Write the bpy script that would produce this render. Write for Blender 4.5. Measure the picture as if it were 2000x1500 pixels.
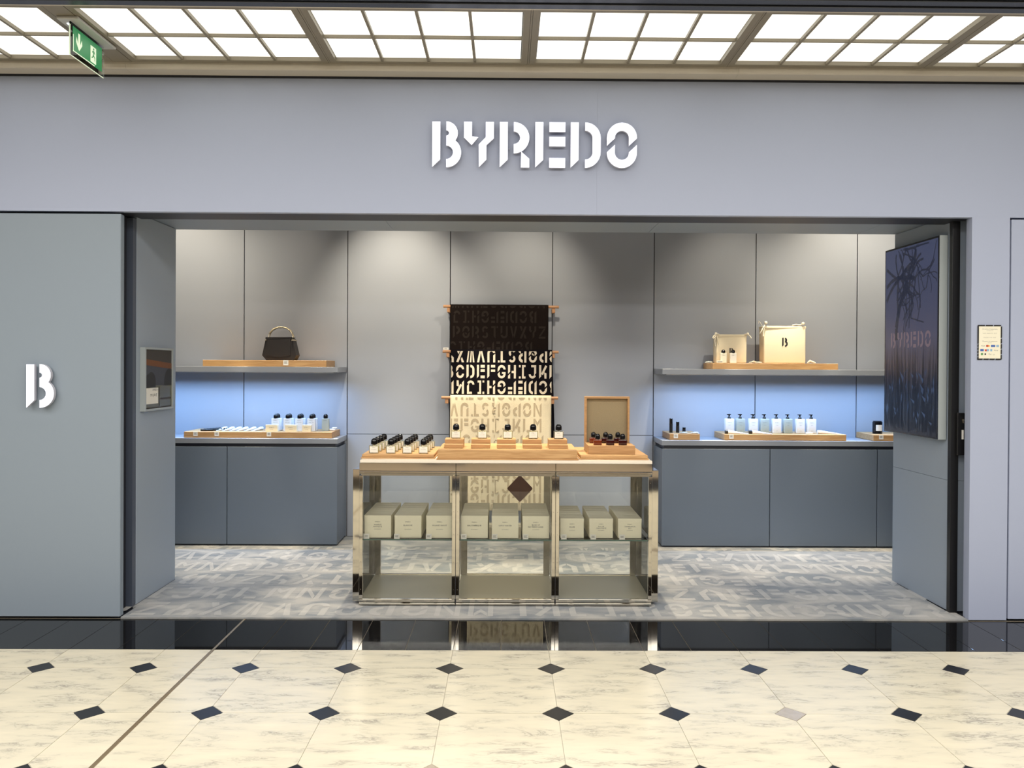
import bpy, bmesh, math, random
from mathutils import Vector, Matrix
from mathutils.geometry import tessellate_polygon
random.seed(7)
for o in list(bpy.data.objects): bpy.data.objects.remove(o, do_unlink=True)
SC = bpy.context.scene
COL = SC.collection
PI = math.pi

# ------------------------------------------------------------------ camera
F, CX, CY = 1537.44, 1000.0, 724.95
CP = Vector((.01854, -4.60582, 1.4871))
YAW, PITCH, ROLL = -.0078, -.00626, -.00555
RM = Matrix.Rotation(YAW, 3, 'Z') @ Matrix.Rotation(PITCH, 3, 'X') @ Matrix.Rotation(ROLL, 3, 'Y')
cam = bpy.data.cameras.new('camera'); camo = bpy.data.objects.new('camera', cam); COL.objects.link(camo)
right, fwd, up = RM.col[0], RM.col[1], RM.col[2]
m = Matrix.Identity(4)
for i in range(3):
    m[i][0] = right[i]; m[i][1] = up[i]; m[i][2] = -fwd[i]; m[i][3] = CP[i]
camo.matrix_world = m
cam.sensor_width = 36; cam.lens = F / 2000 * 36
cam.shift_y = -(750 - CY) / 2000
cam.clip_start = .05; cam.clip_end = 100
SC.camera = camo

def at(x, y, Y):
    "world point seen at photo pixel (x, y) on the vertical plane Y"
    d = RM @ Vector(((x - CX) / F, 1, -(y - CY) / F)); return CP + d * ((Y - CP.y) / d.y)
def atz(x, y, Z):
    d = RM @ Vector(((x - CX) / F, 1, -(y - CY) / F)); return CP + d * ((Z - CP.z) / d.z)

# ------------------------------------------------------------------ world, exposure, lights
w = bpy.data.worlds.new('world'); SC.world = w; w.use_nodes = True
w.node_tree.nodes['Background'].inputs[0].default_value = (1, .97, .92, 1)
w.node_tree.nodes['Background'].inputs[1].default_value = .08
SC.view_settings.view_transform = 'Standard'; SC.view_settings.look = 'None'
SC.view_settings.gamma = 1; SC.view_settings.use_curve_mapping = False
SC.view_settings.exposure = 0

def area(name, loc, size, power, color, rot=(0, 0, 0), spread=PI):
    l = bpy.data.lights.new(name, 'AREA'); l.shape = 'RECTANGLE'; l.size, l.size_y = size
    l.energy = power; l.color = color; l.spread = spread
    o = bpy.data.objects.new(name, l); COL.objects.link(o); o.location = loc; o.rotation_euler = rot; return o
def spot(name, loc, target, power, color, angle, blend=.6, rad=.03):
    l = bpy.data.lights.new(name, 'SPOT'); l.energy = power; l.color = color; l.spot_size = math.radians(angle)
    l.spot_blend = blend; l.shadow_soft_size = rad
    o = bpy.data.objects.new(name, l); COL.objects.link(o); o.location = loc
    o.rotation_euler = (Vector(target) - Vector(loc)).to_track_quat('-Z', 'Y').to_euler(); return o
HALL = (1, .955, .90); WARM = (1, .875, .67); LED = (.33, .58, 1)
for yy, pw in ((-2.3, 270), (-4.9, 315), (-7.8, 280)):
    area('hall_ceiling_light', (0, yy, 3.17), (11, .7), pw, HALL)
# shop track spots (in the ceiling void above the soffit)
for sx, tx, tz, pw, an in ((-3.0, -2.85, 2.1, 110, 84), (-1.95, -2.05, 2.0, 28, 70), (-1.0, -.90, 2.0, 135, 62), (.35, .1, 1.9, 70, 66),
                           (2.1, 2.05, 1.8, 48, 72), (3.1, 3.1, 2.1, 125, 84)):
    spot('track_spot', (sx, 1.05, 3.1), (tx, 2.2, tz), pw, WARM, an, 1)
for sx, pw in ((-2.55, 260), (-1.75, 260), (-.9, 200), (-.1, 150), (.7, 150), (1.5, 230), (2.3, 260), (3.1, 260)):
    spot('track_downlight', (sx, 1.60, 3.1), (sx, 1.68, 0), pw, WARM, 38, .45)
for sx, tx, pw in ((-.75, -.55, 250), (.0, .05, 230), (.8, .6, 260)):
    spot('table_spot', (sx, 1.05, 2.95), (tx, .55, .95), pw, WARM, 46, .5)
spot('towel_spot', (-.5, 1.0, 2.95), (-.05, 2.05, .90), 115, WARM, 24, .5, .02)
for x0, x1 in ((-3.3, -1.40), (1.36, 3.45)):
    area('shelf_led', ((x0 + x1) / 2, 1.90, 1.412), (x1 - x0, .02), 16.0, LED, (math.radians(4), 0, 0), math.radians(152))

# ------------------------------------------------------------------ materials
def mat(name, col, rough=.5, metal=0, bump=None, spec=None, emis=None, **kw):
    m = bpy.data.materials.new(name); m.use_nodes = True; nt = m.node_tree; b = nt.nodes['Principled BSDF']
    b.inputs['Base Color'].default_value = (*col, 1); b.inputs['Roughness'].default_value = rough
    b.inputs['Metallic'].default_value = metal
    if spec is not None: b.inputs['Specular IOR Level'].default_value = spec
    if emis: b.inputs['Emission Color'].default_value = (*emis[0], 1); b.inputs['Emission Strength'].default_value = emis[1]
    n = nt.nodes.new('ShaderNodeTexNoise'); sc, st, vc = bump or (120, .02, .03)
    n.inputs['Scale'].default_value = sc; n.inputs['Detail'].default_value = 3
    tc = nt.nodes.new('ShaderNodeTexCoord'); nt.links.new(tc.outputs['Object'], n.inputs['Vector'])
    bp = nt.nodes.new('ShaderNodeBump'); bp.inputs['Strength'].default_value = st; bp.inputs['Distance'].default_value = .004
    nt.links.new(n.outputs['Fac'], bp.inputs['Height']); nt.links.new(bp.outputs['Normal'], b.inputs['Normal'])
    mx = nt.nodes.new('ShaderNodeMix'); mx.data_type = 'RGBA'
    mx.inputs[6].default_value = (*[c * (1 - vc) for c in col], 1); mx.inputs[7].default_value = (*[min(1, c * (1 + vc)) for c in col], 1)
    nt.links.new(n.outputs['Fac'], mx.inputs[0]); nt.links.new(mx.outputs[2], b.inputs['Base Color'])
    return m
def glow(name, col, strength):
    m = bpy.data.materials.new(name); m.use_nodes = True; nt = m.node_tree; nt.nodes.clear()
    e = nt.nodes.new('ShaderNodeEmission'); e.inputs[0].default_value = (*col, 1); e.inputs[1].default_value = strength
    o = nt.nodes.new('ShaderNodeOutputMaterial'); nt.links.new(e.outputs[0], o.inputs[0]); return m
def glass(name, tint=(.96, .98, .96), ior=1.5, rough=0.0):
    m = bpy.data.materials.new(name); m.use_nodes = True; nt = m.node_tree; nt.nodes.clear()
    t = nt.nodes.new('ShaderNodeBsdfTransparent'); t.inputs[0].default_value = (*tint, 1)
    g = nt.nodes.new('ShaderNodeBsdfGlossy'); g.inputs['Roughness'].default_value = rough
    fr = nt.nodes.new('ShaderNodeFresnel'); fr.inputs[0].default_value = ior
    mx = nt.nodes.new('ShaderNodeMixShader'); o = nt.nodes.new('ShaderNodeOutputMaterial')
    nt.links.new(fr.outputs[0], mx.inputs[0]); nt.links.new(t.outputs[0], mx.inputs[1]); nt.links.new(g.outputs[0], mx.inputs[2])
    nt.links.new(mx.outputs[0], o.inputs[0]); return m
def wood(name, c1, c2, rough=.45):
    m = bpy.data.materials.new(name); m.use_nodes = True; nt = m.node_tree; b = nt.nodes['Principled BSDF']
    tc = nt.nodes.new('ShaderNodeTexCoord'); mp = nt.nodes.new('ShaderNodeMapping'); mp.inputs['Scale'].default_value = (3, 26, 40)
    oi = nt.nodes.new('ShaderNodeObjectInfo'); nt.links.new(oi.outputs['Random'], mp.inputs['Location'])
    nt.links.new(tc.outputs['Object'], mp.inputs[0])
    n = nt.nodes.new('ShaderNodeTexNoise'); n.inputs['Scale'].default_value = 2.2; n.inputs['Detail'].default_value = 7
    n.inputs['Distortion'].default_value = .7; nt.links.new(mp.outputs[0], n.inputs['Vector'])
    r = nt.nodes.new('ShaderNodeValToRGB'); r.color_ramp.elements[0].position = .32; r.color_ramp.elements[1].position = .68
    r.color_ramp.elements[0].color = (*c1, 1); r.color_ramp.elements[1].color = (*c2, 1)
    nt.links.new(n.outputs['Fac'], r.inputs[0]); nt.links.new(r.outputs[0], b.inputs['Base Color'])
    b.inputs['Roughness'].default_value = rough
    bp = nt.nodes.new('ShaderNodeBump'); bp.inputs['Strength'].default_value = .08; bp.inputs['Distance'].default_value = .002
    nt.links.new(n.outputs['Fac'], bp.inputs['Height']); nt.links.new(bp.outputs[0], b.inputs['Normal']); return m
def marble():
    m = bpy.data.materials.new('cream_marble'); m.use_nodes = True; nt = m.node_tree; b = nt.nodes['Principled BSDF']
    L = nt.links.new; N = nt.nodes.new
    g = N('ShaderNodeNewGeometry'); oi = N('ShaderNodeObjectInfo'); sc = N('ShaderNodeVectorMath'); sc.operation = 'SCALE'
    cb = N('ShaderNodeCombineXYZ'); L(oi.outputs['Random'], cb.inputs[0]); L(oi.outputs['Random'], cb.inputs[2])
    L(cb.outputs[0], sc.inputs[0]); sc.inputs['Scale'].default_value = 37
    ad = N('ShaderNodeVectorMath'); L(g.outputs['Position'], ad.inputs[0]); L(sc.outputs[0], ad.inputs[1])
    mp = N('ShaderNodeMapping'); mp.inputs['Rotation'].default_value = (0, 0, .16); mp.inputs['Scale'].default_value = (1, 3.4, 1); L(ad.outputs[0], mp.inputs[0])
    def ridge(scale, dist, lo, hi):
        n = N('ShaderNodeTexNoise'); n.inputs['Scale'].default_value = scale; n.inputs['Detail'].default_value = 9
        n.inputs['Distortion'].default_value = dist; n.inputs['Roughness'].default_value = .62; L(mp.outputs[0], n.inputs['Vector'])
        s = N('ShaderNodeMath'); s.operation = 'SUBTRACT'; s.inputs[1].default_value = .5; L(n.outputs['Fac'], s.inputs[0])
        a = N('ShaderNodeMath'); a.operation = 'ABSOLUTE'; L(s.outputs[0], a.inputs[0])
        r = N('ShaderNodeMapRange'); r.inputs[1].default_value = lo; r.inputs[2].default_value = hi; r.inputs[3].default_value = 1; r.inputs[4].default_value = 0
        L(a.outputs[0], r.inputs[0]); return r
    v1 = ridge(2.2, 1.0, 0, .022); v2 = ridge(7, .5, 0, .035)
    blot = N('ShaderNodeTexNoise'); blot.inputs['Scale'].default_value = 5; blot.inputs['Detail'].default_value = 6; L(mp.outputs[0], blot.inputs['Vector'])
    mask = N('ShaderNodeMapRange'); mask.inputs[1].default_value = .48; mask.inputs[2].default_value = .68; L(blot.outputs['Fac'], mask.inputs[0])
    v2m = N('ShaderNodeMath'); v2m.operation = 'MULTIPLY'; L(v2.outputs[0], v2m.inputs[0]); L(mask.outputs[0], v2m.inputs[1])
    base = N('ShaderNodeMix'); base.data_type = 'RGBA'; base.inputs[6].default_value = (.74, .67, .50, 1); base.inputs[7].default_value = (.50, .475, .385, 1)
    L(blot.outputs['Fac'], base.inputs[0])
    k1 = N('ShaderNodeMath'); k1.operation = 'MULTIPLY'; k1.inputs[1].default_value = .8; L(v1.outputs[0], k1.inputs[0])
    k1b = N('ShaderNodeMath'); k1b.operation = 'MULTIPLY'; L(k1.outputs[0], k1b.inputs[0]); L(mask.outputs[0], k1b.inputs[1])
    k2 = N('ShaderNodeMath'); k2.operation = 'MULTIPLY'; k2.inputs[1].default_value = .95; L(v2m.outputs[0], k2.inputs[0])
    mx = N('ShaderNodeMath'); mx.operation = 'MAXIMUM'; L(k1b.outputs[0], mx.inputs[0]); L(k2.outputs[0], mx.inputs[1])
    fin = N('ShaderNodeMix'); fin.data_type = 'RGBA'; L(mx.outputs[0], fin.inputs[0]); L(base.outputs[2], fin.inputs[6]); fin.inputs[7].default_value = (.27, .25, .21, 1)
    L(fin.outputs[2], b.inputs['Base Color']); b.inputs['Roughness'].default_value = .22; b.inputs['Specular IOR Level'].default_value = .4
    return m
def carpet_mat(name, ca, cb_, lo=.35, hi=.65):
    m = bpy.data.materials.new(name); m.use_nodes = True; nt = m.node_tree; b = nt.nodes['Principled BSDF']
    L = nt.links.new; N = nt.nodes.new; g = N('ShaderNodeNewGeometry')
    mp = N('ShaderNodeMapping'); mp.inputs['Scale'].default_value = (1.0, 1.9, 1); L(g.outputs['Position'], mp.inputs[0])
    n = N('ShaderNodeTexNoise'); n.inputs['Scale'].default_value = 3.2; n.inputs['Detail'].default_value = 9; n.inputs['Distortion'].default_value = .8; L(mp.outputs[0], n.inputs['Vector'])
    r = N('ShaderNodeValToRGB'); r.color_ramp.elements[0].position = lo; r.color_ramp.elements[1].position = hi
    r.color_ramp.elements[0].color = (*ca, 1); r.color_ramp.elements[1].color = (*cb_, 1); L(n.outputs['Fac'], r.inputs[0])
    L(r.outputs[0], b.inputs['Base Color']); b.inputs['Roughness'].default_value = .9; b.inputs['Specular IOR Level'].default_value = .15
    b.inputs['Sheen Weight'].default_value = .25
    f = N('ShaderNodeTexNoise'); f.inputs['Scale'].default_value = 260; f.inputs['Detail'].default_value = 2; L(g.outputs['Position'], f.inputs['Vector'])
    bp = N('ShaderNodeBump'); bp.inputs['Strength'].default_value = .5; bp.inputs['Distance'].default_value = .006; L(f.outputs['Fac'], bp.inputs['Height'])
    L(bp.outputs[0], b.inputs['Normal']); return m

M = dict(
 paint=mat('blue_grey_paint', (.37, .415, .545), .5, bump=(300, .05, .015)),
 panel=mat('grey_panel_paint', (.235, .283, .335), .48, bump=(300, .05, .015)),
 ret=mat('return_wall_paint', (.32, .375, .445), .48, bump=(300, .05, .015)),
 inner=mat('interior_paint', (.365, .395, .455), .5, bump=(300, .05, .015)),
 cab=mat('cabinet_lacquer', (.145, .182, .238), .38, bump=(300, .03, .015)),
 slab=mat('slab_lacquer', (.27, .295, .34), .3, bump=(300, .03, .015)),
 dark=mat('shadow_gap_black', (.018, .020, .028), .5),
 track=mat('dark_blue_track', (.07, .085, .12), .45),
 blackmetal=mat('black_metal', (.008, .008, .009), .35),
 cream=mat('cream_cornice', (.56, .51, .43), .5),
 ctrim=mat('olive_frame', (.24, .21, .155), .42),
 slat=mat('dark_ceiling_slat', (.055, .06, .075), .25, .5),
 pane=glow('lit_ceiling_pane', (1, .965, .86), 1.7),
 sign=glow('white_lit_face', (.93, .93, 1), 1.6),
 signside=mat('sign_return', (.50, .50, .56), .4),
 carpet=carpet_mat('grey_carpet', (.165, .185, .20), (.36, .35, .325), .38, .62),
 pile=carpet_mat('beige_pile', (.31, .31, .30), (.43, .415, .385)),
 marble=marble(),
 grout=mat('pale_grout', (.60, .57, .48), .7),
 darkgrout=mat('tan_grout', (.30, .26, .19), .7),
 granite=mat('black_granite', (.006, .006, .0065), .035, bump=(400, .0, .3), spec=.5),
 dot=mat('black_stone', (.010, .010, .012), .3, bump=(200, .0, .4)),
 greydot=mat('taupe_stone', (.36, .31, .24), .15, bump=(30, .0, .15)),
 brass=mat('brass_strip', (.36, .27, .16), .35, .7),
 steel=mat('polished_steel', (.66, .62, .54), .05, 1, bump=(14, .012, .04)),
 steel2=mat('satin_steel', (.50, .46, .39), .22, 1, bump=(40, .02, .05)),
 glass=glass('clear_glass', (.982, .99, .982), 1.40),
 edge=mat('green_glass_edge', (.05, .13, .11), .1),
 top=mat('cream_top', (.80, .72, .60), .35),
 board=mat('cream_board', (.88, .82, .64), .35),
 oak=wood('oak', (.38, .205, .08), (.50, .29, .125)),
 oaklight=wood('pale_oak', (.43, .235, .092), (.56, .34, .15)),
 rod=wood('rod_wood', (.45, .22, .10), (.55, .30, .15)),
 cap=mat('black_gloss_cap', (.006, .006, .007), .08),
 bottle=glass('bottle_glass', (.90, .91, .82), 1.5),
 liquid=glass('pale_perfume', (.93, .91, .70), 1.2),
 label=mat('cream_label', (.82, .79, .70), .5),
 ink=mat('black_ink', (.02, .02, .02), .6),
 greyink=mat('grey_ink', (.20, .19, .17), .6),
 amber=mat('dark_red_glass', (.035, .005, .004), .05),
 amber2=mat('amber_glass', (.16, .028, .008), .05),
 box=mat('cream_carton', (.92, .865, .67), .55),
 card=mat('white_card', (.86, .84, .78), .5),
 white=mat('white_plastic', (.84, .85, .88), .3),
 sage=mat('sage_plastic', (.42, .48, .46), .25),
 cream2=mat('cream_box', (.82, .78, .62), .5),
 tote=mat('cream_canvas', (.80, .71, .52), .85, bump=(500, .3, .05)),
 cord=mat('cream_cord', (.72, .66, .53), .8),
 leather=mat('black_leather', (.007, .005, .005), .5, bump=(90, .1, .2)),
 gold=mat('pale_gold', (.72, .62, .44), .25, .85),
 towel1=mat('espresso_towel', (.014, .010, .009), .95, bump=(300, .6, .2), spec=.05),
 towel1p=mat('espresso_pile', (.030, .024, .021), .95, bump=(300, .6, .2), spec=.05),
 towel2=mat('black_towel', (.007, .006, .008), .95, bump=(300, .6, .2), spec=.05),
 towel2p=mat('ecru_pile', (.70, .62, .50), .95, bump=(300, .6, .1)),
 towel3=mat('cream_towel', (.76, .66, .46), .95, bump=(300, .6, .05)),
 towel3p=mat('taupe_pile', (.47, .38, .25), .95, bump=(300, .6, .08)),
 velvet=mat('olive_felt', (.30, .24, .14), .9, bump=(200, .4, .1)),
 brown=mat('brown_leather', (.075, .028, .012), .6),
 green=mat('exit_green', (.02, .20, .07), .35, emis=((.02, .30, .10), .35)),
 exitwhite=mat('exit_pictogram', (.7, .8, .6), .4, emis=((.8, .95, .7), .5)),
 acrylic=glass('clear_acrylic', (.93, .97, .95), 1.45),
 lamp=glow('exit_lamp', (.9, .95, 1), 2.0),
 plate=mat('light_grey_plate', (.52, .52, .50), .4),
 tvcase=mat('tv_casing', (.36, .40, .41), .4),
 farfloor=mat('taupe_wood_floor', (.34, .27, .19), .3),
 counter=mat('slate_counter', (.05, .06, .085), .3),
 hall=mat('hall_wall', (.21, .18, .14), .6),
 halldark=mat('hall_shopfront', (.07, .055, .05), .4),
)

# ------------------------------------------------------------------ mesh helpers
def clean(pts):
    out = []
    for p in pts:
        if not out or abs(p[0] - out[-1][0]) + abs(p[1] - out[-1][1]) > 1e-6: out.append(p)
    if abs(out[0][0] - out[-1][0]) + abs(out[0][1] - out[-1][1]) < 1e-6: out.pop()
    return out
def tris(pts): return tessellate_polygon([[Vector((p[0], p[1], 0)) for p in pts]])
def face(bm, vs):
    try: return bm.faces.new(vs)
    except ValueError: return None
class MB:
    def __init__(s): s.bm = bmesh.new()
    def box(s, x0, x1, y0, y1, z0, z1, bev=0, seg=1):
        x0, x1 = sorted((x0, x1)); y0, y1 = sorted((y0, y1)); z0, z1 = sorted((z0, z1))
        v = [s.bm.verts.new(p) for p in ((x0, y0, z0), (x1, y0, z0), (x1, y1, z0), (x0, y1, z0), (x0, y0, z1), (x1, y0, z1), (x1, y1, z1), (x0, y1, z1))]
        fs = [s.bm.faces.new([v[i] for i in q]) for q in ((3, 2, 1, 0), (4, 5, 6, 7), (0, 1, 5, 4), (1, 2, 6, 5), (2, 3, 7, 6), (3, 0, 4, 7))]
        if bev: bmesh.ops.bevel(s.bm, geom=list({e for f in fs for e in f.edges}), offset=bev, segments=seg, affect='EDGES', profile=.5)
        return s
    def prism(s, pts, fn, d, bev=0):
        "pts 2-D outline (any shape), fn(u, v, w) -> 3-D, extruded by d along w"
        pts = clean(pts); T_ = tris(pts)
        a = [s.bm.verts.new(fn(u, v, 0)) for u, v in pts]
        for t_ in T_: face(s.bm, [a[i] for i in t_])
        if d:
            b = [s.bm.verts.new(fn(u, v, d)) for u, v in pts]; n = len(pts)
            for i in range(n): face(s.bm, (a[i], a[(i + 1) % n], b[(i + 1) % n], b[i]))
            for t_ in T_: face(s.bm, [b[i] for i in t_[::-1]])
        return s
    def lathe(s, prof, c=(0, 0, 0), seg=20, ax='z'):
        rings = []
        for r, h in prof:
            ring = []
            for i in range(seg):
                a = 2 * PI * i / seg; x, y = r * math.cos(a), r * math.sin(a)
                p = (x, y, h) if ax == 'z' else ((h, x, y) if ax == 'x' else (x, h, y))
                ring.append(s.bm.verts.new((c[0] + p[0], c[1] + p[1], c[2] + p[2])))
            rings.append(ring)
        for a, b in zip(rings, rings[1:]):
            for i in range(seg): s.bm.faces.new((a[i], a[(i + 1) % seg], b[(i + 1) % seg], b[i]))
        s.bm.faces.new(rings[0][::-1]); s.bm.faces.new(rings[-1]); return s
    def tube(s, pts, r, seg=8):
        pts = [Vector(p) for p in pts]; rings = []
        rr = r if isinstance(r, (list, tuple)) else [r] * len(pts)
        for i, p in enumerate(pts):
            t = (pts[min(i + 1, len(pts) - 1)] - pts[max(i - 1, 0)]).normalized()
            a = t.cross(Vector((0, 0, 1)) if abs(t.z) < .9 else Vector((0, 1, 0))).normalized(); b = t.cross(a)
            rings.append([s.bm.verts.new(p + (a * math.cos(2 * PI * k / seg) + b * math.sin(2 * PI * k / seg)) * rr[i]) for k in range(seg)])
        for a, b in zip(rings, rings[1:]):
            for i in range(seg): s.bm.faces.new((a[i], a[(i + 1) % seg], b[(i + 1) % seg], b[i]))
        s.bm.faces.new(rings[0][::-1]); s.bm.faces.new(rings[-1]); return s
    def build(s, name, material, parent=None, loc=None, smooth=False, mat4=None):
        bmesh.ops.recalc_face_normals(s.bm, faces=s.bm.faces[:])
        if mat4: bmesh.ops.transform(s.bm, matrix=mat4, verts=s.bm.verts[:])
        me = bpy.data.meshes.new(name); s.bm.to_mesh(me); s.bm.free()
        me.materials.append(M[material])
        if smooth:
            for p in me.polygons: p.use_smooth = True
            try: me.set_sharp_from_angle(angle=math.radians(38))
            except Exception: pass
        o = bpy.data.objects.new(name, me); COL.objects.link(o)
        if parent: o.parent = parent
        if loc: o.location = loc
        return o
def tag(o, label=None, cat=None, group=None, kind=None):
    if label: o['label'] = label
    if cat: o['category'] = cat
    if group: o['group'] = group
    if kind: o['kind'] = kind
    return o
def thing(name, loc, label, cat, group=None, rz=0):
    o = bpy.data.objects.new(name, None); COL.objects.link(o); o.location = loc; o.rotation_euler = (0, 0, rz)
    o.empty_display_size = .05; return tag(o, label, cat, group)
def struct(name): 
    o = bpy.data.objects.new(name, None); COL.objects.link(o); o['kind'] = 'structure'; return o
def dup(root, loc, label, group=None, rz=None):
    r = root.copy(); COL.objects.link(r); r.location = loc; r['label'] = label
    if group: r['group'] = group
    if rz is not None: r.rotation_euler = (0, 0, rz)
    for ch in list(root.children):
        c = ch.copy(); COL.objects.link(c); c.parent = r
        for g in ch.children: d = g.copy(); COL.objects.link(d); d.parent = c
    return r
def bx(name, m, parent, x0, x1, y0, y1, z0, z1, bev=0, seg=1): return MB().box(x0, x1, y0, y1, z0, z1, bev, seg).build(name, m, parent)
_tc = {}
def text_mesh(s, size):
    "flat triangulated outlines of a line of text, centred, as (verts, faces)"
    if (s, size) in _tc: return _tc[(s, size)]
    c = bpy.data.curves.new('t', 'FONT'); c.body = s; c.size = size; c.align_x = 'CENTER'; c.resolution_u = 1
    o = bpy.data.objects.new('t', c); COL.objects.link(o); dg = bpy.context.evaluated_depsgraph_get(); dg.update()
    me = bpy.data.meshes.new_from_object(o.evaluated_get(dg)); v = [(p.co.x, p.co.y) for p in me.vertices]; f = [tuple(p.vertices) for p in me.polygons]
    bpy.data.objects.remove(o); bpy.data.curves.remove(c); bpy.data.meshes.remove(me); _tc[(s, size)] = (v, f); return v, f
def add_text(mb, s, size, fn):
    v, f = text_mesh(s, size); vs = [mb.bm.verts.new(fn(x, y)) for x, y in v]
    for q in f:
        try: mb.bm.faces.new([vs[i] for i in q])
        except ValueError: pass

# ------------------------------------------------------------------ stencil lettering
GW, ST = .665, .1775
def arcp(cx, cy, r, a0, a1, n=12): return [(cx + r * math.cos(math.radians(a0 + (a1 - a0) * i / n)), cy + r * math.sin(math.radians(a0 + (a1 - a0) * i / n))) for i in range(n + 1)]
def flip(p, w=GW): return [(w - x, 1 - y) for x, y in p]
def rect(x0, x1, y0, y1): return [(x0, y0), (x1, y0), (x1, y1), (x0, y1)]
def stem(x=0): return [(x, 1), (x + ST, 1), (x + ST, .17), (x, 0)]
def rib(pts, w=ST):
    L, Rr = [], []
    for i, p in enumerate(pts):
        a = Vector(pts[max(i - 1, 0)]); b = Vector(pts[min(i + 1, len(pts) - 1)]); t = (b - a).normalized(); n = Vector((-t.y, t.x)) * w / 2
        L.append((p[0] + n.x, p[1] + n.y)); Rr.append((p[0] - n.x, p[1] - n.y))
    return L + Rr[::-1]
RO, RI = GW / 2, GW / 2 - ST
OT = [(0, .487)] + arcp(RO, 1 - RO, RO, 180, 0, 16) + [(GW, .655), (GW - ST, .487)] + arcp(RO, 1 - RO, RI, 0, 180, 12) + [(ST, .655)]
OB = flip(OT)
CT = [(0, .487)] + arcp(RO, 1 - RO, RO, 180, 0, 16) + arcp(RO, 1 - RO, RI, 0, 180, 12) + [(ST, .655)]
CB = arcp(RO, RO, RO, 180, 360, 16) + arcp(RO, RO, RI, 360, 180, 12) + [(ST, .50), (0, .345)]
def half(cy, ro, ri, x=.31): return arcp(x, cy, ro, 90, -90, 14) + arcp(x, cy, ri, -90, 90, 10)
d1 = math.degrees(math.asin(-.15 / .255)); d2 = math.degrees(math.asin(.275 / .33))
Bb = [(.31, 1.006)] + arcp(.31, .751, .255, 88, -38, 12) + arcp(.31, .326, .33, 55, -90, 14) + arcp(.31, .326, .15, -90, 90, 10) + arcp(.31, .751, .06, -90, 90, 8)
GL = {
 'B': [stem(), Bb],
 'Y': [[(0, 1), (ST, 1), (ST, .68), (.315, .66), (.17, .49), (0, .655)], [(.48, 1), (.66, 1), (.66, .64), (.497, .49), (.497, .17), (.33, 0), (.325, .50), (.48, .66)]],
 'R': [stem(), half(.655, .345, .14), [(.475, .35), (.655, .19), (.655, 0), (.47, 0)]],
 'E': [stem(), rect(.31, .665, .79, 1), rect(.31, .665, .47, .68), rect(.31, .665, 0, .21)],
 'D': [stem(), [(.32, 1)] + arcp(.32, .655, .345, 90, 0) + arcp(.32, .345, .345, 0, -90) + arcp(.32, .345, .165, -90, 0) + arcp(.32, .655, .165, 0, 90)],
 'O': [OT, OB], 'C': [CT, CB], 'Q': [OT, OB, rib([(.26, .46), (.40, .33)], .10)],
 'G': [CT, CB[:17] + [(GW, .47), (.36, .47), (.36, RO)] + CB[17:]],
 'F': [stem(), rect(.31, .66, .81, 1), rect(.31, .66, .48, .66)],
 'H': [[(0, 1), (ST, 1), (ST, .50), (0, .34)], [(0, 0), (ST, 0), (ST, .36), (0, .20)], [(.49, 1), (.66, 1), (.66, 0), (.49, 0), (.49, .40), (.30, .40), (.30, .56), (.49, .56)]],
 'I': [rect(.04, .19, .83, 1), rect(.04, .19, 0, .15), [(.30, 1), (.60, 1), (.60, .85), (.46, .85), (.46, .15), (.60, .15), (.60, 0), (.30, 0)]],
 'J': [rect(.10, .42, .83, 1)[:0] or [(.20, 1), (.62, 1), (.62, .40), (.45, .22), (.45, .84), (.20, .84)], arcp(.31, .31, .31, 180, 340, 12) + arcp(.31, .31, .14, 340, 180, 10)],
 'K': [stem(), rib([(.24, .30), (.60, .96)]), [(.42, .46), (.62, .40), (.62, 0), (.45, 0)]],
 'L': [stem(), rect(.31, .64, 0, .18)],
 'M': [stem(), [(.20, 1), (.42, .72), (.64, 1), (.64, .76), (.42, .48), (.20, .76)], rect(.66, .66 + ST, 0, 1)],
 'N': [stem(), [(.20, 1), (.62, .28), (.62, .02), (.20, .72)], rect(.66, .66 + ST, .0, 1)],
 'P': [stem(), half(.655, .345, .15)],
 'S': [arcp(RO, .72, .28, 20, 238, 14) + arcp(RO, .72, .11, 238, 20, 10), arcp(RO, .28, .28, 58, -160, 14) + arcp(RO, .28, .11, -160, 58, 10)],
 'T': [rect(.50, .65, .84, 1), [(.02, 1), (.42, 1), (.42, 0), (.24, .17), (.24, .84), (.02, .84)]],
 'U': [[(0, 1), (ST, 1), (ST, .48), (0, .34)], arcp(RO, RO, RO, 190, 360, 14) + [(GW, 1), (GW - ST, 1)] + arcp(RO, RO, RI, 360, 190, 12)],
 'V': [[(0, 1), (ST, 1), (.34, .22), (.26, 0)], [(.48, 1), (.66, 1), (.42, .0), (.34, .30)]],
 'W': [[(0, 1), (.17, 1), (.24, .25), (.16, 0)], [(.33, 1), (.50, 1), (.38, .0), (.27, .0)], [(.66, 1), (.83, 1), (.64, 0), (.52, .0)]],
 'X': [[(.02, 0), (.22, 0), (.66, .96), (.48, 1)], [(.0, 1), (.20, 1), (.28, .76), (.18, .60)], [(.48, .40), (.66, .0), (.46, 0), (.38, .20)]],
 'Z': [rect(.02, .64, .83, 1), [(.46, .80), (.64, .80), (.20, .19), (.02, .19)], rect(.02, .64, 0, .16)],
 'A': [[(0, 0), (ST, 0), (ST, .60), (.33, .80), (.33, 1), (0, .66)], [(.36, 1), (.66, .66), (.66, 0), (.48, 0), (.48, .6), (.36, .78)]],
 '.': [rect(.05, .2, 0, .16)],
}
def gw(ch): return {'M': .84, 'N': .84, 'W': .83, '.': .25}.get(ch, GW)
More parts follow.
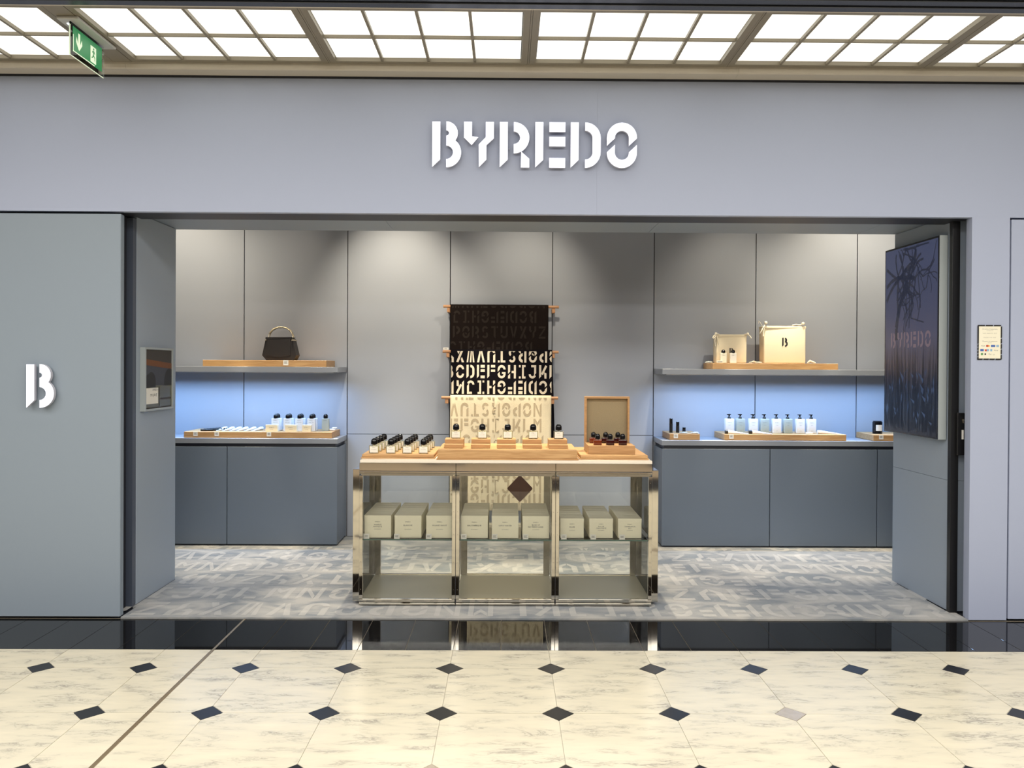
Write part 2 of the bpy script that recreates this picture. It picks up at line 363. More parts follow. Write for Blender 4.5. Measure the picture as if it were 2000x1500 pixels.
def letters(mb, rows, h, pitch, fn, clip, adv=.773, wid=.59):
    "rows: (text, flipped, u0, v0). flat letters laid on fn(u,v), clipped to the rectangle clip"
    u0c, u1c, v0c, v1c = clip
    b = bmesh.new()
    for s, fl, u0, v0 in rows:
        tot = (len(s) - 1) * adv + wid; u = 0
        for ch in s:
            for poly in GL[ch]:
                pts = [(u + x * wid / gw(ch), y) for x, y in poly]
                if fl: pts = [(tot - x, 1 - y) for x, y in pts]
                pts = clean(pts); vv = [b.verts.new((u0 + x * h, v0 + y * h, 0)) for x, y in pts]
                for t_ in tris(pts): face(b, [vv[i] for i in t_])
            u += adv
    for co, no in (((u0c, 0, 0), (-1, 0, 0)), ((u1c, 0, 0), (1, 0, 0)), ((0, v0c, 0), (0, -1, 0)), ((0, v1c, 0), (0, 1, 0))):
        bmesh.ops.bisect_plane(b, geom=b.verts[:] + b.edges[:] + b.faces[:], plane_co=co, plane_no=no, clear_outer=True)
    b.verts.index_update(); vs = [mb.bm.verts.new(fn(v.co.x, v.co.y)) for v in b.verts]
    for f in b.faces: mb.bm.faces.new([vs[v.index] for v in f.verts])
    b.free()

# ================================================================== SETTING
# ---- concourse floor
fl = struct('floor')
bx('grout_bed', 'grout', fl, -9, 9, -12, -.4975, -.05, -.0035)
bx('granite_bed', 'darkgrout', fl, -9, 9, -.4955, .02, -.05, -.003)
bx('shop_subfloor', 'dark', fl, -4.5, 4.5, .02, 2.6, -.05, -.002)
T = .5; YR = -.7429
tile_me = None; strip_me = None; dot_me = None
def clone(o, loc, parent):
    c = o.copy(); COL.objects.link(c); c.location = loc; c.parent = parent; return c
g2 = .0012; q = .135 * T + .001
h = T / 2 - g2
octo = [(-h + q, -h), (h - q, -h), (h, -h + q), (h, h - q), (h - q, h), (-h + q, h), (-h, h - q), (-h, -h + q)]
base = MB().prism(octo, lambda u, v, w_: (u, v, -.012 + w_), .012).build('marble_tile', 'marble', fl, (0, YR - T / 2, 0))
hs = (-.4965 - YR) / 1
stp = [(-h + q, 0 + g2), (h - q, 0 + g2), (h, q), (h, hs), (-h, hs), (-h, q)]
sbase = MB().prism(stp, lambda u, v, w_: (u, v, -.012 + w_), .012).build('marble_tile', 'marble', fl, (0, YR, 0))
dd = .133 * T
dbase = MB().prism([(-dd, 0), (0, -dd), (dd, 0), (0, dd)], lambda u, v, w_: (u, v, -.012 + w_), .0121).build('stone_dot', 'dot', fl, (-.25, YR, 0))
gdot = MB().prism([(-dd, 0), (0, -dd), (dd, 0), (0, dd)], lambda u, v, w_: (u, v, -.012 + w_), .0121).build('stone_dot', 'greydot', fl, (1.25, YR - T, 0)); gdot['label'] = 'taupe stone dot'
clone(gdot, (-.25, YR - 2 * T, 0), fl)
for i in range(-9, 10):
    if i: clone(sbase, (i * T, YR, 0), fl)
    for j in range(5):
        if (i, j) != (0, 0): clone(base, (i * T, YR - T / 2 - j * T, 0), fl)
        if (i, j) not in ((0, 0), (3, 1), (0, 2)): clone(dbase, (i * T - .25, YR - j * T, 0), fl)
bx('far_marble', 'marble', fl, -9, 9, -4.25, YR - 5 * T, -.012, 0)
bx('far_granite_band', 'granite', fl, -9, 9, -5.45, -4.254, -.012, 0)
bx('far_shop_floor', 'farfloor', fl, -9, 9, -12, -5.454, -.012, 0)
gb = MB().box(-.1238, .1238, -.4948, -.001, -.012, 0, .0006).build('granite_tile', 'granite', fl, (.125, 0, 0))
for i in range(-19, 19):
    if i: clone(gb, (.125 + .25 * i, 0, 0), fl)
tag(MB().box(-.006, .006, -3.4, -.002, -.001, .0015).box(-.0095, -.0075, -3.4, -.498, -.001, .001).box(.0075, .0095, -3.4, -.498, -.001, .001).build('trim_1', 'brass', None, (-1.5, 0, 0)), kind='structure')

# ---- facade
wf = struct('wall_front')
ZF, ZT = 2.377, 3.158
bx('backing', 'dark', wf, -9, 9, .045, .20, ZF + .008, 3.45)
for a, b_ in ((-9, -3.3), (-3.3, .545), (.545, 4.4), (4.4, 9)):
    bx('fascia_panel', 'paint', wf, a + .0002, b_ - .0002, .005, .045, ZF, ZT)
bx('pier_panel', 'paint', wf, 2.754, 2.978, .005, .045, .006, ZF - .0002)
bx('pier_return', 'paint', wf, 2.762, 2.978, .045, .075, .006, ZF)
bx('left_panel', 'panel', wf, -9, -2.228, 0, .045, .01, 2.362, .004)
bx('left_backing', 'dark', wf, -9, -2.286, .052, .19, .005, 2.376)
bx('left_post', 'track', wf, -2.60, -2.2515, .20, .245, .005, 2.375)
bx('right_backing', 'dark', wf, 2.99, 9, .05, .19, .005, 2.376)
dr = struct('door_1')
bx('door_leaf', 'paint', dr, 2.988, 4.1, .005, .044, .012, 2.366, .001)
bx('door_panel', 'paint', dr, 4.106, 9, .005, .044, .012, 2.366, .001)
tr = bx('trim_2', 'dark', None, -2.225, 2.753, .012, .25, ZF + .001, ZF + .006); tr['kind'] = 'structure'
tr = bx('trim_3', 'blackmetal', None, 2.712, 2.758, .13, .165, 0.002, ZF, .001); tr['kind'] = 'structure'
# black band and cornice above the fascia
bx('trim_4', 'dark', None, -9, 9, .0, .045, ZT + .001, 3.30)['kind'] = 'structure'
cn = struct('trim_5')
prof = [(0, 3.172), (-.012, 3.166), (-.10, 3.166), (-.108, 3.172), (-.112, 3.19), (-.112, 3.235), (0, 3.235)]
for a, b_ in ((-9, -2.15), (-2.15, 1.34), (1.34, 9)):
    MB().prism(prof, lambda u, v, w_, a=a: (a + .0005 + w_, u, v), b_ - a - .001).build('cornice_length', 'cream', cn)
# return walls beside the opening
wl = struct('wall_left')
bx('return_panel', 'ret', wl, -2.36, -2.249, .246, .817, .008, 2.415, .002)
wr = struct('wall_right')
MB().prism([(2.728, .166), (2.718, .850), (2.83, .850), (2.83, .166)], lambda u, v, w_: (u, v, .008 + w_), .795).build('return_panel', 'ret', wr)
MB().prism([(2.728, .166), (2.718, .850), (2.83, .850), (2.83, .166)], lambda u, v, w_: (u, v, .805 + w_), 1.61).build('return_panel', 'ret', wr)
# soffit
sf = struct('ceiling_soffit'); sf.name = 'trim_6'
for a, b_ in ((-4.4, -2.5), (-2.5, -.76), (-.76, 1.0), (1.0, 2.45), (2.45, 4.4)):
    bx('soffit_panel', 'panel', sf, a + .0012, b_ - .0012, .252, .85, 2.418, 2.45)
# ---- shop interior
wb = struct('wall_back')
bx('backing', 'dark', wb, -4.4, 4.4, 2.212, 2.3, 0, 3.2)
xs = [-4.0, -3.12, -2.24, -1.35, -.465, .417, 1.297, 2.18, 3.06, 3.94]
for a, b_ in zip(xs, xs[1:]):
    cen = a in (-1.35, -.465, .417)
    if cen:
        bx('wall_panel', 'inner', wb, a + .004, b_ - .004, 2.2, 2.212, .012, .892)
        bx('wall_panel', 'inner', wb, a + .004, b_ - .004, 2.2, 2.212, .897, 3.1)
    else:
        bx('wall_panel', 'inner', wb, a + .004, b_ - .004, 2.2, 2.212, .012, 3.1)
s1 = bx('wall_shop_left', 'inner', None, -4.1, -4.0, .25, 2.2, 0, 3.2); s1['kind'] = 'structure'
s2 = bx('wall_shop_right', 'inner', None, 3.94, 4.04, .25, 2.2, 0, 3.2); s2['kind'] = 'structure'
s3 = bx('ceiling_shop', 'inner', None, -4.1, 4.1, .20, 2.3, 3.2, 3.26); s3['kind'] = 'structure'
# carpet
cp = tag(MB().prism([(-2.224, .001), (2.750, .001), (2.750, .13), (2.712, .13), (2.712, .852), (3.93, .852), (3.93, 2.199), (-3.99, 2.199), (-3.99, .82), (-2.247, .82), (-2.247, .2), (-2.224, .2)], lambda u, v_, w_: (u, v_, -.0015 + w_), .0105).build('carpet', 'carpet'), 'mottled grey carpet with pale alphabet pattern covering the shop floor', 'carpet')
mb = MB(); AL = 'ABCDEFGHIJKLM'; ALZ = 'NOPQRSTUVWXYZ'
rows = []; v = .04
seqs = [(x_ * 2)[:33] for x_ in ('UVWXYZABCDEFGHIJKLMNOPQ', 'EFGHIJKLMNOPQRSTUVWXYZA', 'XYZABCDEFGHIJKLMNOPQRST', 'JKLMNOPQRSTUVWXYZABCDEF', 'PQRSTUVWXYZABCDEFGHIJKL', 'CDEFGHIJKLMNOPQRSTUVWXY')]
for k in range(6): rows.append((seqs[k], k % 2 == 0, -3.0 - .11 * (k % 3), v + k * .332))
letters(mb, rows, .25, .33, lambda u, v_: (u, v_, .0098), (-3.4, 3.4, .03, 1.8), adv=.80, wid=.60)
lp = mb.build('letter_pattern', 'pile', cp); lp['kind'] = 'stuff'

# ---- concourse ceiling (behind and above the frame)
cc = struct('ceiling')
bx('ceiling_slab', 'dark', cc, -9, 9, -12, -.02, 3.24, 3.3)
bx('bulkhead', 'cream', cc, -9, 9, -.8385, -.82, 3.196, 3.24)
k = 0; yy = -.842
while yy > -1.9:
    bx('ceiling_slat', 'slat', cc, -9, 9, yy - .026, yy, 3.19 - (k % 2) * .006, 3.238, .002); yy -= .034; k += 1
bx('ceiling_board', 'hall', cc, -9, 9, -12, -1.93, 3.19, 3.239)
hb = struct('wall_hall_back'); hb.name = 'wall_back_hall'
bx('hall_wall', 'hall', hb, -9, 9, -12.1, -12, 0, 3.3)
for a, b_, z0, z1 in ((-6.5, -5.2, 0, 2.6), (-4.2, -3.6, 0, 2.7), (-2.6, -1.6, .9, 2.5), (-.6, 1.2, 0, 2.4), (2.4, 3.0, 0, 2.7), (4.2, 6.2, .4, 2.6)):
    bx('shopfront_opening', 'halldark', hb, a, b_, -11.99, -11.9, z0, z1)
for a, b_, y_ in ((-5.5, -4.1, -7.2), (-3.2, -2.7, -6.6), (-1.25, -.95, -6.9), (-.85, -.6, -6.9), (.1, .5, -7.2), (2.2, 2.5, -6.6), (3.4, 4.8, -7.0)):
    bx('far_counter', 'counter', hb, a, b_, y_ - .6, y_, .002, 1.0)
for n, a in (('wall_hall_left', -9.1), ('wall_hall_right', 9)):
    o = bx(n, 'hall', None, a, a + .1, -12, 0, 0, 3.3); o['kind'] = 'structure'

# ---- ceiling light modules
ZC = 3.2
def light_module(x0, x1, label):
    t = thing('ceiling_light', ((x0 + x1) / 2, -.47, ZC), label, 'ceiling light', 'lit coffered ceiling lights above the shopfront')
    hw = (x1 - x0) / 2; ya, yb = -.345, .35
    f = MB(); fr = .034
    f.box(-hw, hw, ya, ya + fr * .8, 0, .03).box(-hw, hw, yb - fr, yb, 0, .03).box(-hw, -hw + fr, ya + fr * .8, yb - fr, 0, .03).box(hw - fr, hw, ya + fr * .8, yb - fr, 0, .03)
    f.build('frame', 'ctrim', t)
    a0, a1, b0, b1 = -hw + fr + .002, hw - fr - .002, ya + fr * .8 + .002, yb - fr - .002
    bars = MB(); cw = (a1 - a0) / 4; ym = (b0 + b1) / 2 + .012
    for i in range(1, 4): bars.box(a0 + cw * i - .0075, a0 + cw * i + .0075, b0, b1, .002, .02)
    bars.box(a0, a1, ym - .0055, ym + .0055, .0025, .0195); bars.build('glazing_bars', 'ctrim', t)
    for i in range(4):
        for (p0, p1) in ((b0, ym), (ym, b1)):
            MB().box(a0 + cw * i + .003, a0 + cw * (i + 1) - .003, p0 + .003, p1 - .003, .0205, .026).build('pane', 'pane', t)
xb = [-4.46, -3.335, -2.21]
J = .136; W1 = 1.125
mods = [(-5.58, -4.47), (-4.46, -3.345), (-3.335, -2.215)] + [(J + W1 * k + .006, J + W1 * (k + 1) - .006) for k in range(-2, 4)]
nm = ['far left ceiling light outside the frame edge', 'ceiling light left of the corner one', 'lit ceiling light at the top left corner, left of the exit sign', 'lit ceiling light just right of the green exit sign', 'lit ceiling light above the B of the shop sign, left of the centre joint',
      'lit ceiling light right of the centre joint, above the last letters of the sign', 'lit ceiling light second from the right edge of the photo', 'lit ceiling light at the top right corner', 'ceiling light beyond the top right corner one']
for k, (a, b_) in enumerate(mods):
    if k in (0, 1, 8): continue
    light_module(a, b_, nm[k])
bm_ = MB()
bx('ceiling_beam', 'ctrim', cc, -2.213, -2.112, -.82, -.115, 3.2, 3.235)
for j in range(-1, 4): bx('ceiling_joint', 'ctrim', cc, J + W1 * j - .0045, J + W1 * j + .0045, -.815, -.12, 3.201, 3.235)

# ---- exit sign
t = thing('exit_sign', (-2.150, -.515, 3.2), 'green emergency exit sign on clear acrylic hanging from the ceiling', 'sign')
MB().box(-.055, .055, -.19, .19, -.014, -.001, .003).build('mounting_plate', 'plate', t)
MB().box(-.03, -.012, -.14, .11, -.0175, -.0145).build('lamp', 'lamp', t)
MB().box(-.003, .003, -.165, .16, -.178, -.0145, .001).build('acrylic_panel', 'acrylic', t)
MB().box(.0032, .0045, -.145, .135, -.155, -.03).build('green_film', 'green', t)
MB().box(-.0032, .0032, -.165, .16, -.1795, -.1785).build('lit_edge', 'exitwhite', t); MB().box(-.0032, .0032, -.1668, -.1655, -.178, -.03).build('lit_edge', 'exitwhite', t)
a = MB()
fn = lambda u, v, w_: (.0047 + w_, u, v)
a.prism([(-.097, -.048), (-.080, -.048), (-.080, -.104), (-.064, -.072), (-.060, -.098), (-.0885, -.134), (-.117, -.098), (-.113, -.072), (-.097, -.104)], fn, .0006)
a.prism(rect(-.145, -.14, -.155, -.07), fn, .0006).prism(rect(-.145, .06, -.155, -.15), fn, .0006)
a.prism(rect(.02, .075, -.142, -.058), fn, .0006)
a.build('pictogram', 'exitwhite', t)
a = MB(); fn2 = lambda u, v, w_: (.0055 + w_, u, v)
a.prism(arcp(.050, -.070, .006, 0, 330, 8), fn2, .0004)
a.prism([(.043, -.078), (.055, -.078), (.064, -.092), (.060, -.095), (.053, -.088), (.052, -.100), (.064, -.112), (.064, -.128), (.059, -.128), (.059, -.115), (.049, -.107), (.040, -.118), (.028, -.120), (.028, -.115), (.037, -.113), (.043, -.100), (.044, -.086), (.037, -.092), (.033, -.089)], fn2, .0004)
a.build('running_figure', 'green', t)

# ---- lit signs
def lit_letter(parent, ch, x, z, h, sx=1, bowl=0):
    a = MB(); b = MB()
    for poly in GL[ch]:
        pts = [(x + u * h * sx, z + v * h) for u, v in poly]
        b.prism(pts, lambda u, v, w_: (u, .0 - w_, v), .022); a.prism(pts, lambda u, v, w_: (u, -.0222 - w_, v), .004)
    o = b.build('letter', 'signside', parent); a.build('lit_face', 'sign', o)
sg = thing('shop_sign', (0, -.012, 2.65), 'white illuminated stencil lettering spelling the shop name on the fascia', 'sign')
Zb = 2.652 - 2.65; HH = .262
px = [(108, 'B'), (383, 'Y'), (693, 'R'), (1001, 'E'), (1308, 'D'), (1622, 'O')]
zs = [at(848, 325, -.02).z, at(1244, 328, -.02).z]
for ppx, ch in px:
    X = at(820 + ppx / 4.444, 300, -.03).x; lit_letter(sg, ch, X, at(820 + ppx / 4.444, 210 + 517 / 4.444 + ppx * .0012, -.03).z - 2.65, HH)
lg = thing('logo_sign', (0, -.018, 1.2), 'white illuminated stencil letter on the left wall panel', 'sign')
p0 = at(52, 796, -.04); p1 = at(52, 711.5, -.04)
lit_letter(lg, 'B', p0.x, p0.z - 1.2, p1.z - p0.z, .98)
for x_ in (-2.75, -2.62): MB().box(x_, x_ + .005, .0, .0175, .1, .106).build('standoff', 'signside', lg)
for x_ in (-.39, .03, .41): MB().box(x_, x_ + .005, .0, .0165, .10, .105).build('standoff', 'signside', sg)

# ================================================================== CABINETS AND SHELVES
def cabinet(x0, x1, label, lab_top, seams):
    t = thing('base_cabinet', ((x0 + x1) / 2, 1.83, .0102), label, 'cabinet'); cx = (x0 + x1) / 2
    MB().box(x0 - cx + .004, x1 - cx - .004, .022, .368, .014, .803).build('body', 'cab', t)
    ss = [x0] + seams + [x1]
    for a, b_ in zip(ss, ss[1:]): MB().box(a - cx + .003, b_ - cx - .003, 0, .02, .012, .808, .0012).build('door', 'cab', t)
    MB().box(x0 - cx + .02, x1 - cx - .02, .012, .368, .8085, .8345).build('shadow_gap', 'dark', t)
    MB().box(x0 - cx + .02, x1 - cx - .02, .03, .36, 0, .0135).build('plinth', 'dark', t)
    w_ = tag(MB().box(x0 - cx, x1 - cx, -.002, .368, 0, .042, .0015).build('worktop', 'slab', None, (cx, 1.83, .845)), lab_top, 'worktop')
cabinet(-3.99, -1.352, 'grey-blue base cabinet with flush doors on the left of the shop', 'grey worktop over the left base cabinet', [-3.13, -2.252])
cabinet(1.300, 3.93, 'grey-blue base cabinet with flush doors on the right of the shop', 'grey worktop over the right base cabinet', [2.19, 3.073])
for x0, x1, lb in ((-3.99, -1.354, 'left'), (1.300, 3.93, 'right')):
    cx = (x0 + x1) / 2
    t = thing('wall_shelf', (cx, 2.2, 1.428), f'thick grey wall shelf on the {lb}, above the blue lit recess', 'shelf', 'wall shelves')
    MB().box(x0 - cx, x1 - cx, -.368, -.001, 0, .044, .0012).build('board', 'slab', t)
    MB().box(x0 - cx + .05, x1 - cx - .05, -.30, -.28, -.006, -.0005).build('light_profile', 'white', t)

# ================================================================== TRAYS
ZW, ZS = .888, 1.4725
def tray(name, x0, x1, y0, y1, z, h, label, m='oaklight', cat='tray', bev=.002):
    t = tag(MB().box(-(x1 - x0) / 2, (x1 - x0) / 2, 0, y1 - y0, 0, h, bev).build(name, m, None, ((x0 + x1) / 2, y0, z)), label, cat); return t
def price_card(x, y, z, w_, h_, label, tilt=0, group='small white price cards'):
    t = thing('price_card', (x, y, z), label, 'price card', group)
    o = MB().box(-w_ / 2, w_ / 2, 0, .0015, 0, h_).build('card', 'card', t)
    a = MB(); 
    for k in range(3): a.prism(rect(-w_ * .3, w_ * (.3 - .1 * (k == 1)), h_ * (.35 + .16 * k), h_ * (.42 + .16 * k)), lambda u, v, w2: (u, -.0003, v), 0)
    a.build('print', 'greyink', t); return t
tA = at(396, 716, 1.85).x; tB = at(637.5, 717, 1.85).x
tray('wooden_tray', tA, tB, 1.85, 2.17, ZS, .053, 'long oak board on the left wall shelf under the handbag', 'oaklight')
c = at(558, 712.5, 1.846); price_card(c.x, 1.848, ZS + .012, .042, .042, 'small white price card on the oak board below the handbag')
tA = at(359, 854, 1.85).x; tB = at(648, 855, 1.85).x
TLz = ZW + .051
tray('wooden_tray', tA, tB, 1.85, 2.17, ZW, .05, 'long oak board on the left worktop carrying tubes and bottles', 'oaklight')
for px_, s in ((381.5, 'leftmost of three on the left worktop board'), (423, 'middle of three on the left worktop board'), (525, 'rightmost of three on the left worktop board, below the cream boxes')):
    c = at(px_, 852, 1.846); price_card(c.x, 1.8483, ZW + .014, .036, .036, 'small white price card, ' + s)
RT1 = (at(1308, 857, 1.86).x, at(1367, 857, 1.86).x); RT2 = (at(1415, 860, 1.85).x, at(1653, 861, 1.85).x); RT3 = (at(1706, 861, 1.85).x, 3.5)
tray('wooden_tray', *RT1, 1.86, 2.17, ZW, .05, 'small square oak board at the left end of the right worktop')
tray('wooden_tray', *RT2, 1.85, 2.17, ZW, .05, 'long oak board under the pump bottles on the right worktop')
tray('wooden_tray', *RT3, 1.85, 2.17, ZW, .05, 'oak board partly hidden behind the screen on the right worktop')
for px_, Yp, s in ((1320, 1.86, 'small oak board with black cylinders'), (1428.5, 1.85, 'board of pump bottles'), (1721, 1.85, 'board beside the screen')):
    c = at(px_, 857, Yp); price_card(c.x, Yp - .0017, ZW + .014, .036, .036, 'small white price card on the ' + s)
tS = (at(1392, 719, 1.86).x, at(1637, 721, 1.86).x)
tray('wooden_tray', *tS, 1.86, 2.17, ZS, .05, 'long oak board on the right wall shelf under the cloth bags')

# ================================================================== HANDBAG
zb = ZS + .0535; c = at(549, 702, 2.0)
t = thing('handbag', (c.x, 2.0, zb), 'small black leather handbag with pale gold ring handle on the left shelf', 'handbag')
k = .0043
out = [(-25 * k, 0), (28 * k, 0), (33 * k, 9.5 * k), (25.5 * k, 41 * k), (22 * k, 43.5 * k), (-24 * k, 43.5 * k), (-26.5 * k, 40 * k), (-33 * k, 9.5 * k)]
MB().prism(out, lambda u, v, w_: (u, -.055 + w_, v), .11).build('body', 'leather', t)
MB().prism([(-24.5 * k, 10 * k), (0, 5 * k), (22 * k, 10 * k), (22 * k, 43.8 * k), (-24 * k, 43.8 * k)], lambda u, v, w_: (u, -.060 + w_, v), .0045).build('flap', 'leather', t)
MB().prism([(-26.2 * k, 41 * k), (24 * k, 43.5 * k), (24 * k, 45 * k), (-26 * k, 44.5 * k)], lambda u, v, w_: (u, -.062 + w_, v), .12).build('rim', 'leather', t)
for i, yy in enumerate((-.02, .02)):
    pts = []; rr = []
    for j in range(25):
        a = PI * j / 24; pts.append((23.5 * k * math.cos(a) * (1.0 - .06 * math.sin(a)), yy * (1 - .6 * math.sin(a)), 43 * k + 21.5 * k * math.sin(a) ** .8)); rr.append(.0045 + .0025 * (math.sin(a) > .55) + .0010 * math.sin(j * 1.6))
    MB().tube(pts, rr, 8).build('handle', 'gold', t, smooth=True)
for s in (-1, 1): MB().lathe([(.006, -.068), (.006, .068)], (s * 25.5 * k, 0, 39 * k), 12, 'y').build('ring', 'gold', t, smooth=True)

# ================================================================== PERFUME BOTTLES
def dome(rc, h0, h1): 
    return [(rc * .86, h0), (rc, h0 + .002), (rc, h0 + (h1 - h0) * .5)] + [(rc * math.cos(a), h0 + (h1 - h0) * .5 + (h1 - h0) * .5 * math.sin(a)) for a in (.3, .6, .85, 1.1, 1.3, 1.5)]
def perfume(name, loc, label, w_=.061, d=.034, hb_=.050, hc=.040, group=None, txt=True, glass_m='bottle', lab=True, rc=.0205, liquid=True):
    t = thing(name, loc, label, 'perfume bottle', group)
    MB().box(-w_ / 2, w_ / 2, -d / 2, d / 2, 0, hb_, .003, 2).build('glass_body', glass_m, t, smooth=True)
    if liquid: MB().box(-w_ / 2 + .004, w_ / 2 - .004, -d / 2 + .004, d / 2 - .004, .007, hb_ - .005, .002).build('liquid', 'liquid', t)
    MB().lathe([(.0085, hb_ + .0002), (.0085, hb_ + .004)], seg=12).build('collar', 'steel2', t)
    MB().lathe(dome(rc, hb_ + .0045, hb_ + .004 + hc), seg=20).build('cap', 'cap', t, smooth=True)
    if lab:
        o = MB().box(-w_ * .42, w_ * .42, -d / 2 - .0008, -d / 2 - .0001, hb_ * .1, hb_ * .88).build('paper_label', 'label', t)
        a = MB()
        if txt:
            add_text(a, 'BYREDO', .0055, lambda x, y: (x, -d / 2 - .001, hb_ * .68 + y)); add_text(a, 'EAU DE PARFUM', .0042, lambda x, y: (x, -d / 2 - .001, hb_ * .44 + y))
            a.build('print', 'ink', o)
        else: a.bm.free()
    return t
ZTB = .908; ZL = ZTB + .027
ordn = ['first', 'second', 'third', 'fourth', 'fifth', 'sixth', 'seventh', 'eighth', 'ninth']
fx = [731, 764, 796, 827.5]; proto = None
rn = ['front row', 'second row', 'third row', 'back row']; cn_ = ['leftmost', 'second from left', 'third from left', 'rightmost']
for i, x in enumerate(fx):
    X = at(x, 887, .36).x
    for j in range(4):
        lb = f'clear perfume bottle with black cap on the left board, {rn[j]}, {cn_[i]}'; loc = (X + .003 * j, .36 + .112 * j, ZL + .0004)
        if proto is None: proto = perfume('perfume_bottle', loc, lb, group='perfume bottles on the left display board')
        else: dup(proto, loc, lb)
ZM = ZTB + .0595
px5 = [886, 938.4, 989, 1039.8, 1090.6]; nth = ['leftmost', 'second', 'middle', 'fourth', 'rightmost']
for i, x in enumerate(px5):
    X = at(x, 877, .36).x
    t = thing('display_block', (X, .36, ZM + .0004), f'stepped oak display block, {nth[i]} of five on the central board', 'display block', 'oak display blocks')
    MB().box(-.060, .060, 0, .048, 0, .024, .0015).build('front_step', 'oak', t)
    MB().box(-.060, .060, .05, .165, 0, .053, .0015).build('rear_block', 'oak', t)
    dup(proto, (X + .008, .11 + .36, ZM + .0544), f'perfume bottle with black dome cap standing on the {nth[i]} oak display block', 'perfume bottles on the oak blocks')

# ================================================================== DISPLAY TABLE
TY0, TY1 = .23, .82; TX0, TX1 = -.879, .925
t = thing('display_case', (.022, .5, .0102), 'mirror-polished steel and glass display case in three bays with cream top', 'display case')
tx, ty, tz = .022, .5, .0102
def tb(name, m_, x0, x1, y0, y1, z0, z1, bev=0): return MB().box(x0 - tx, x1 - tx, y0 - ty, y1 - ty, z0 - tz, z1 - tz, bev).build(name, m_, t)
tb('tabletop', 'top', TX0 + .005, TX1 - .001, TY0, TY1, .889, .9075, .002)
xj = [TX0, -.285, .329, TX1]
for i in range(3):
    a, b_ = xj[i], xj[i + 1]; e = .0012
    tb('top_band', 'steel', a + e, b_ - e, TY0 + .002, TY1 - .002, .840, .888, .001)
    tb('top_rail', 'steel', a + e, b_ - e, TY0 - .006, TY0 + .018, .828, .8395, .003)
    MB().prism([(a + e - tx, .827 - tz), (b_ - e - tx, .827 - tz), (b_ - .022 - tx, .811 - tz), (a + .022 - tx, .811 - tz)], lambda u, v, w_: (u, TY0 + .001 - ty + w_, v), .012).build('bevel_rail', 'steel2', t)
    tb('bottom_rail', 'steel', a + e, b_ - e, TY0 - .004, TY0 + .02, .016, .030, .003)
    tb('bottom_rail', 'steel', a + e, b_ - e, TY0 + .002, TY0 + .022, .031, .052, .003)
    tb('base_board', 'board', a + .003, b_ - .003, TY0 + .023, TY1 - .012, .030, .050, .001)
    tb('rear_rail', 'steel2', a + .003, b_ - .003, TY1 - .011, TY1, .030, .056)
    for s, xx in ((0, a + e), (1, b_ - e - .022)):
        p = tb('post', 'steel', xx, xx + .022, TY0 + .001, TY0 + .024, .053, .8105, .001)
        for zz in (.13, .30, .47, .61, .79):
            MB().lathe([(.0022, 0), (.0018, -.0016)], (xx + .011 - tx, TY0 + .0008 - ty, zz - tz - .02), 8, 'y').build('screw', 'steel2', p)
        tb('rear_post', 'steel2', xx + (.0 if s == 0 else -.022), xx + (.044 if s == 0 else .022), TY1 - .03, TY1 - .002, .057, .839)
    tb('front_pane', 'glass', a + .0235, b_ - .0235, TY0 + .008, TY0 + .013, .054, .826)
    tb('rear_pane', 'glass', a + .05, b_ - .05, TY1 - .018, TY1 - .013, .057, .839)
    sh = tb('glass_shelf', 'glass', a + .0236, b_ - .0236, TY0 + .026, TY1 - .032, .408, .416)
    MB().box(a + .0236 - tx, b_ - .0236 - tx, TY0 + .0245 - ty, TY0 + .0258 - ty, .408 - tz, .416 - tz).build('shelf_edge', 'edge', sh)
for sx, x0 in ((-1, TX0 - .003), (1, TX1 + .003)):
    x1 = x0 + sx * .040
    tb('side_plate', 'steel', x0, x1, TY0 + .03, TY0 + .07, .030, .846, .001)
    tb('side_plate', 'steel', x0, x1, TY1 - .08, TY1 - .04, .030, .846, .001)
    tb('side_rail', 'steel', x0, x1, TY0 + .0712, TY1 - .0812, .806, .846, .001)
    tb('side_rail', 'steel', x0, x1, TY0 + .0712, TY1 - .0812, .030, .060, .001)
    for zz in (.25, .62): tb('hinge', 'steel2', x0 - sx * .012, x0 - sx * .0035, .70, .74, zz, zz + .06)
tb('side_pane', 'glass', TX0 + .001, TX0 + .006, TY0 + .026, TY1 - .032, .053, .806)
tb('side_pane', 'glass', TX1 - .006, TX1 - .001, TY0 + .026, TY1 - .032, .053, .806)
tb('plinth', 'dark', TX0 + .02, TX1 - .02, TY0 + .02, TY1 - .03, .0102, .0155)
for i in (1, 2): tb('bay_divider', 'dark', xj[i] - .0010, xj[i] + .0010, TY0 + .002, TY0 + .05, .016, .84)

# diamond on the glass
c = at(1015.5, 955, .228)
t = thing('leather_diamond', (c.x, .237, c.z), 'brown leather diamond fixed inside the glass of the middle bay', 'plaque')
r_ = .079
pts = []
for a in (0, 90, 180, 270):
    ca, sa = math.cos(math.radians(a)), math.sin(math.radians(a)); cx_, cz_ = (r_ - .012) * ca, (r_ + .004 - .012) * sa
    pts += [(cx_ + .010 * math.cos(math.radians(a + d)), cz_ + .010 * math.sin(math.radians(a + d))) for d in (-40, -14, 14, 40)]
MB().prism(pts, lambda u, v, w_: (u, .0065 + w_, v), .004).build('leather_face', 'brown', t, (0, 0, 0))
MB().prism([(0, .074), (0, -.074), (.0008, -.074), (.0008, .074)], lambda u, v, w_: (u, .0062 + w_, v), .0002).build('crease', 'leather', t)

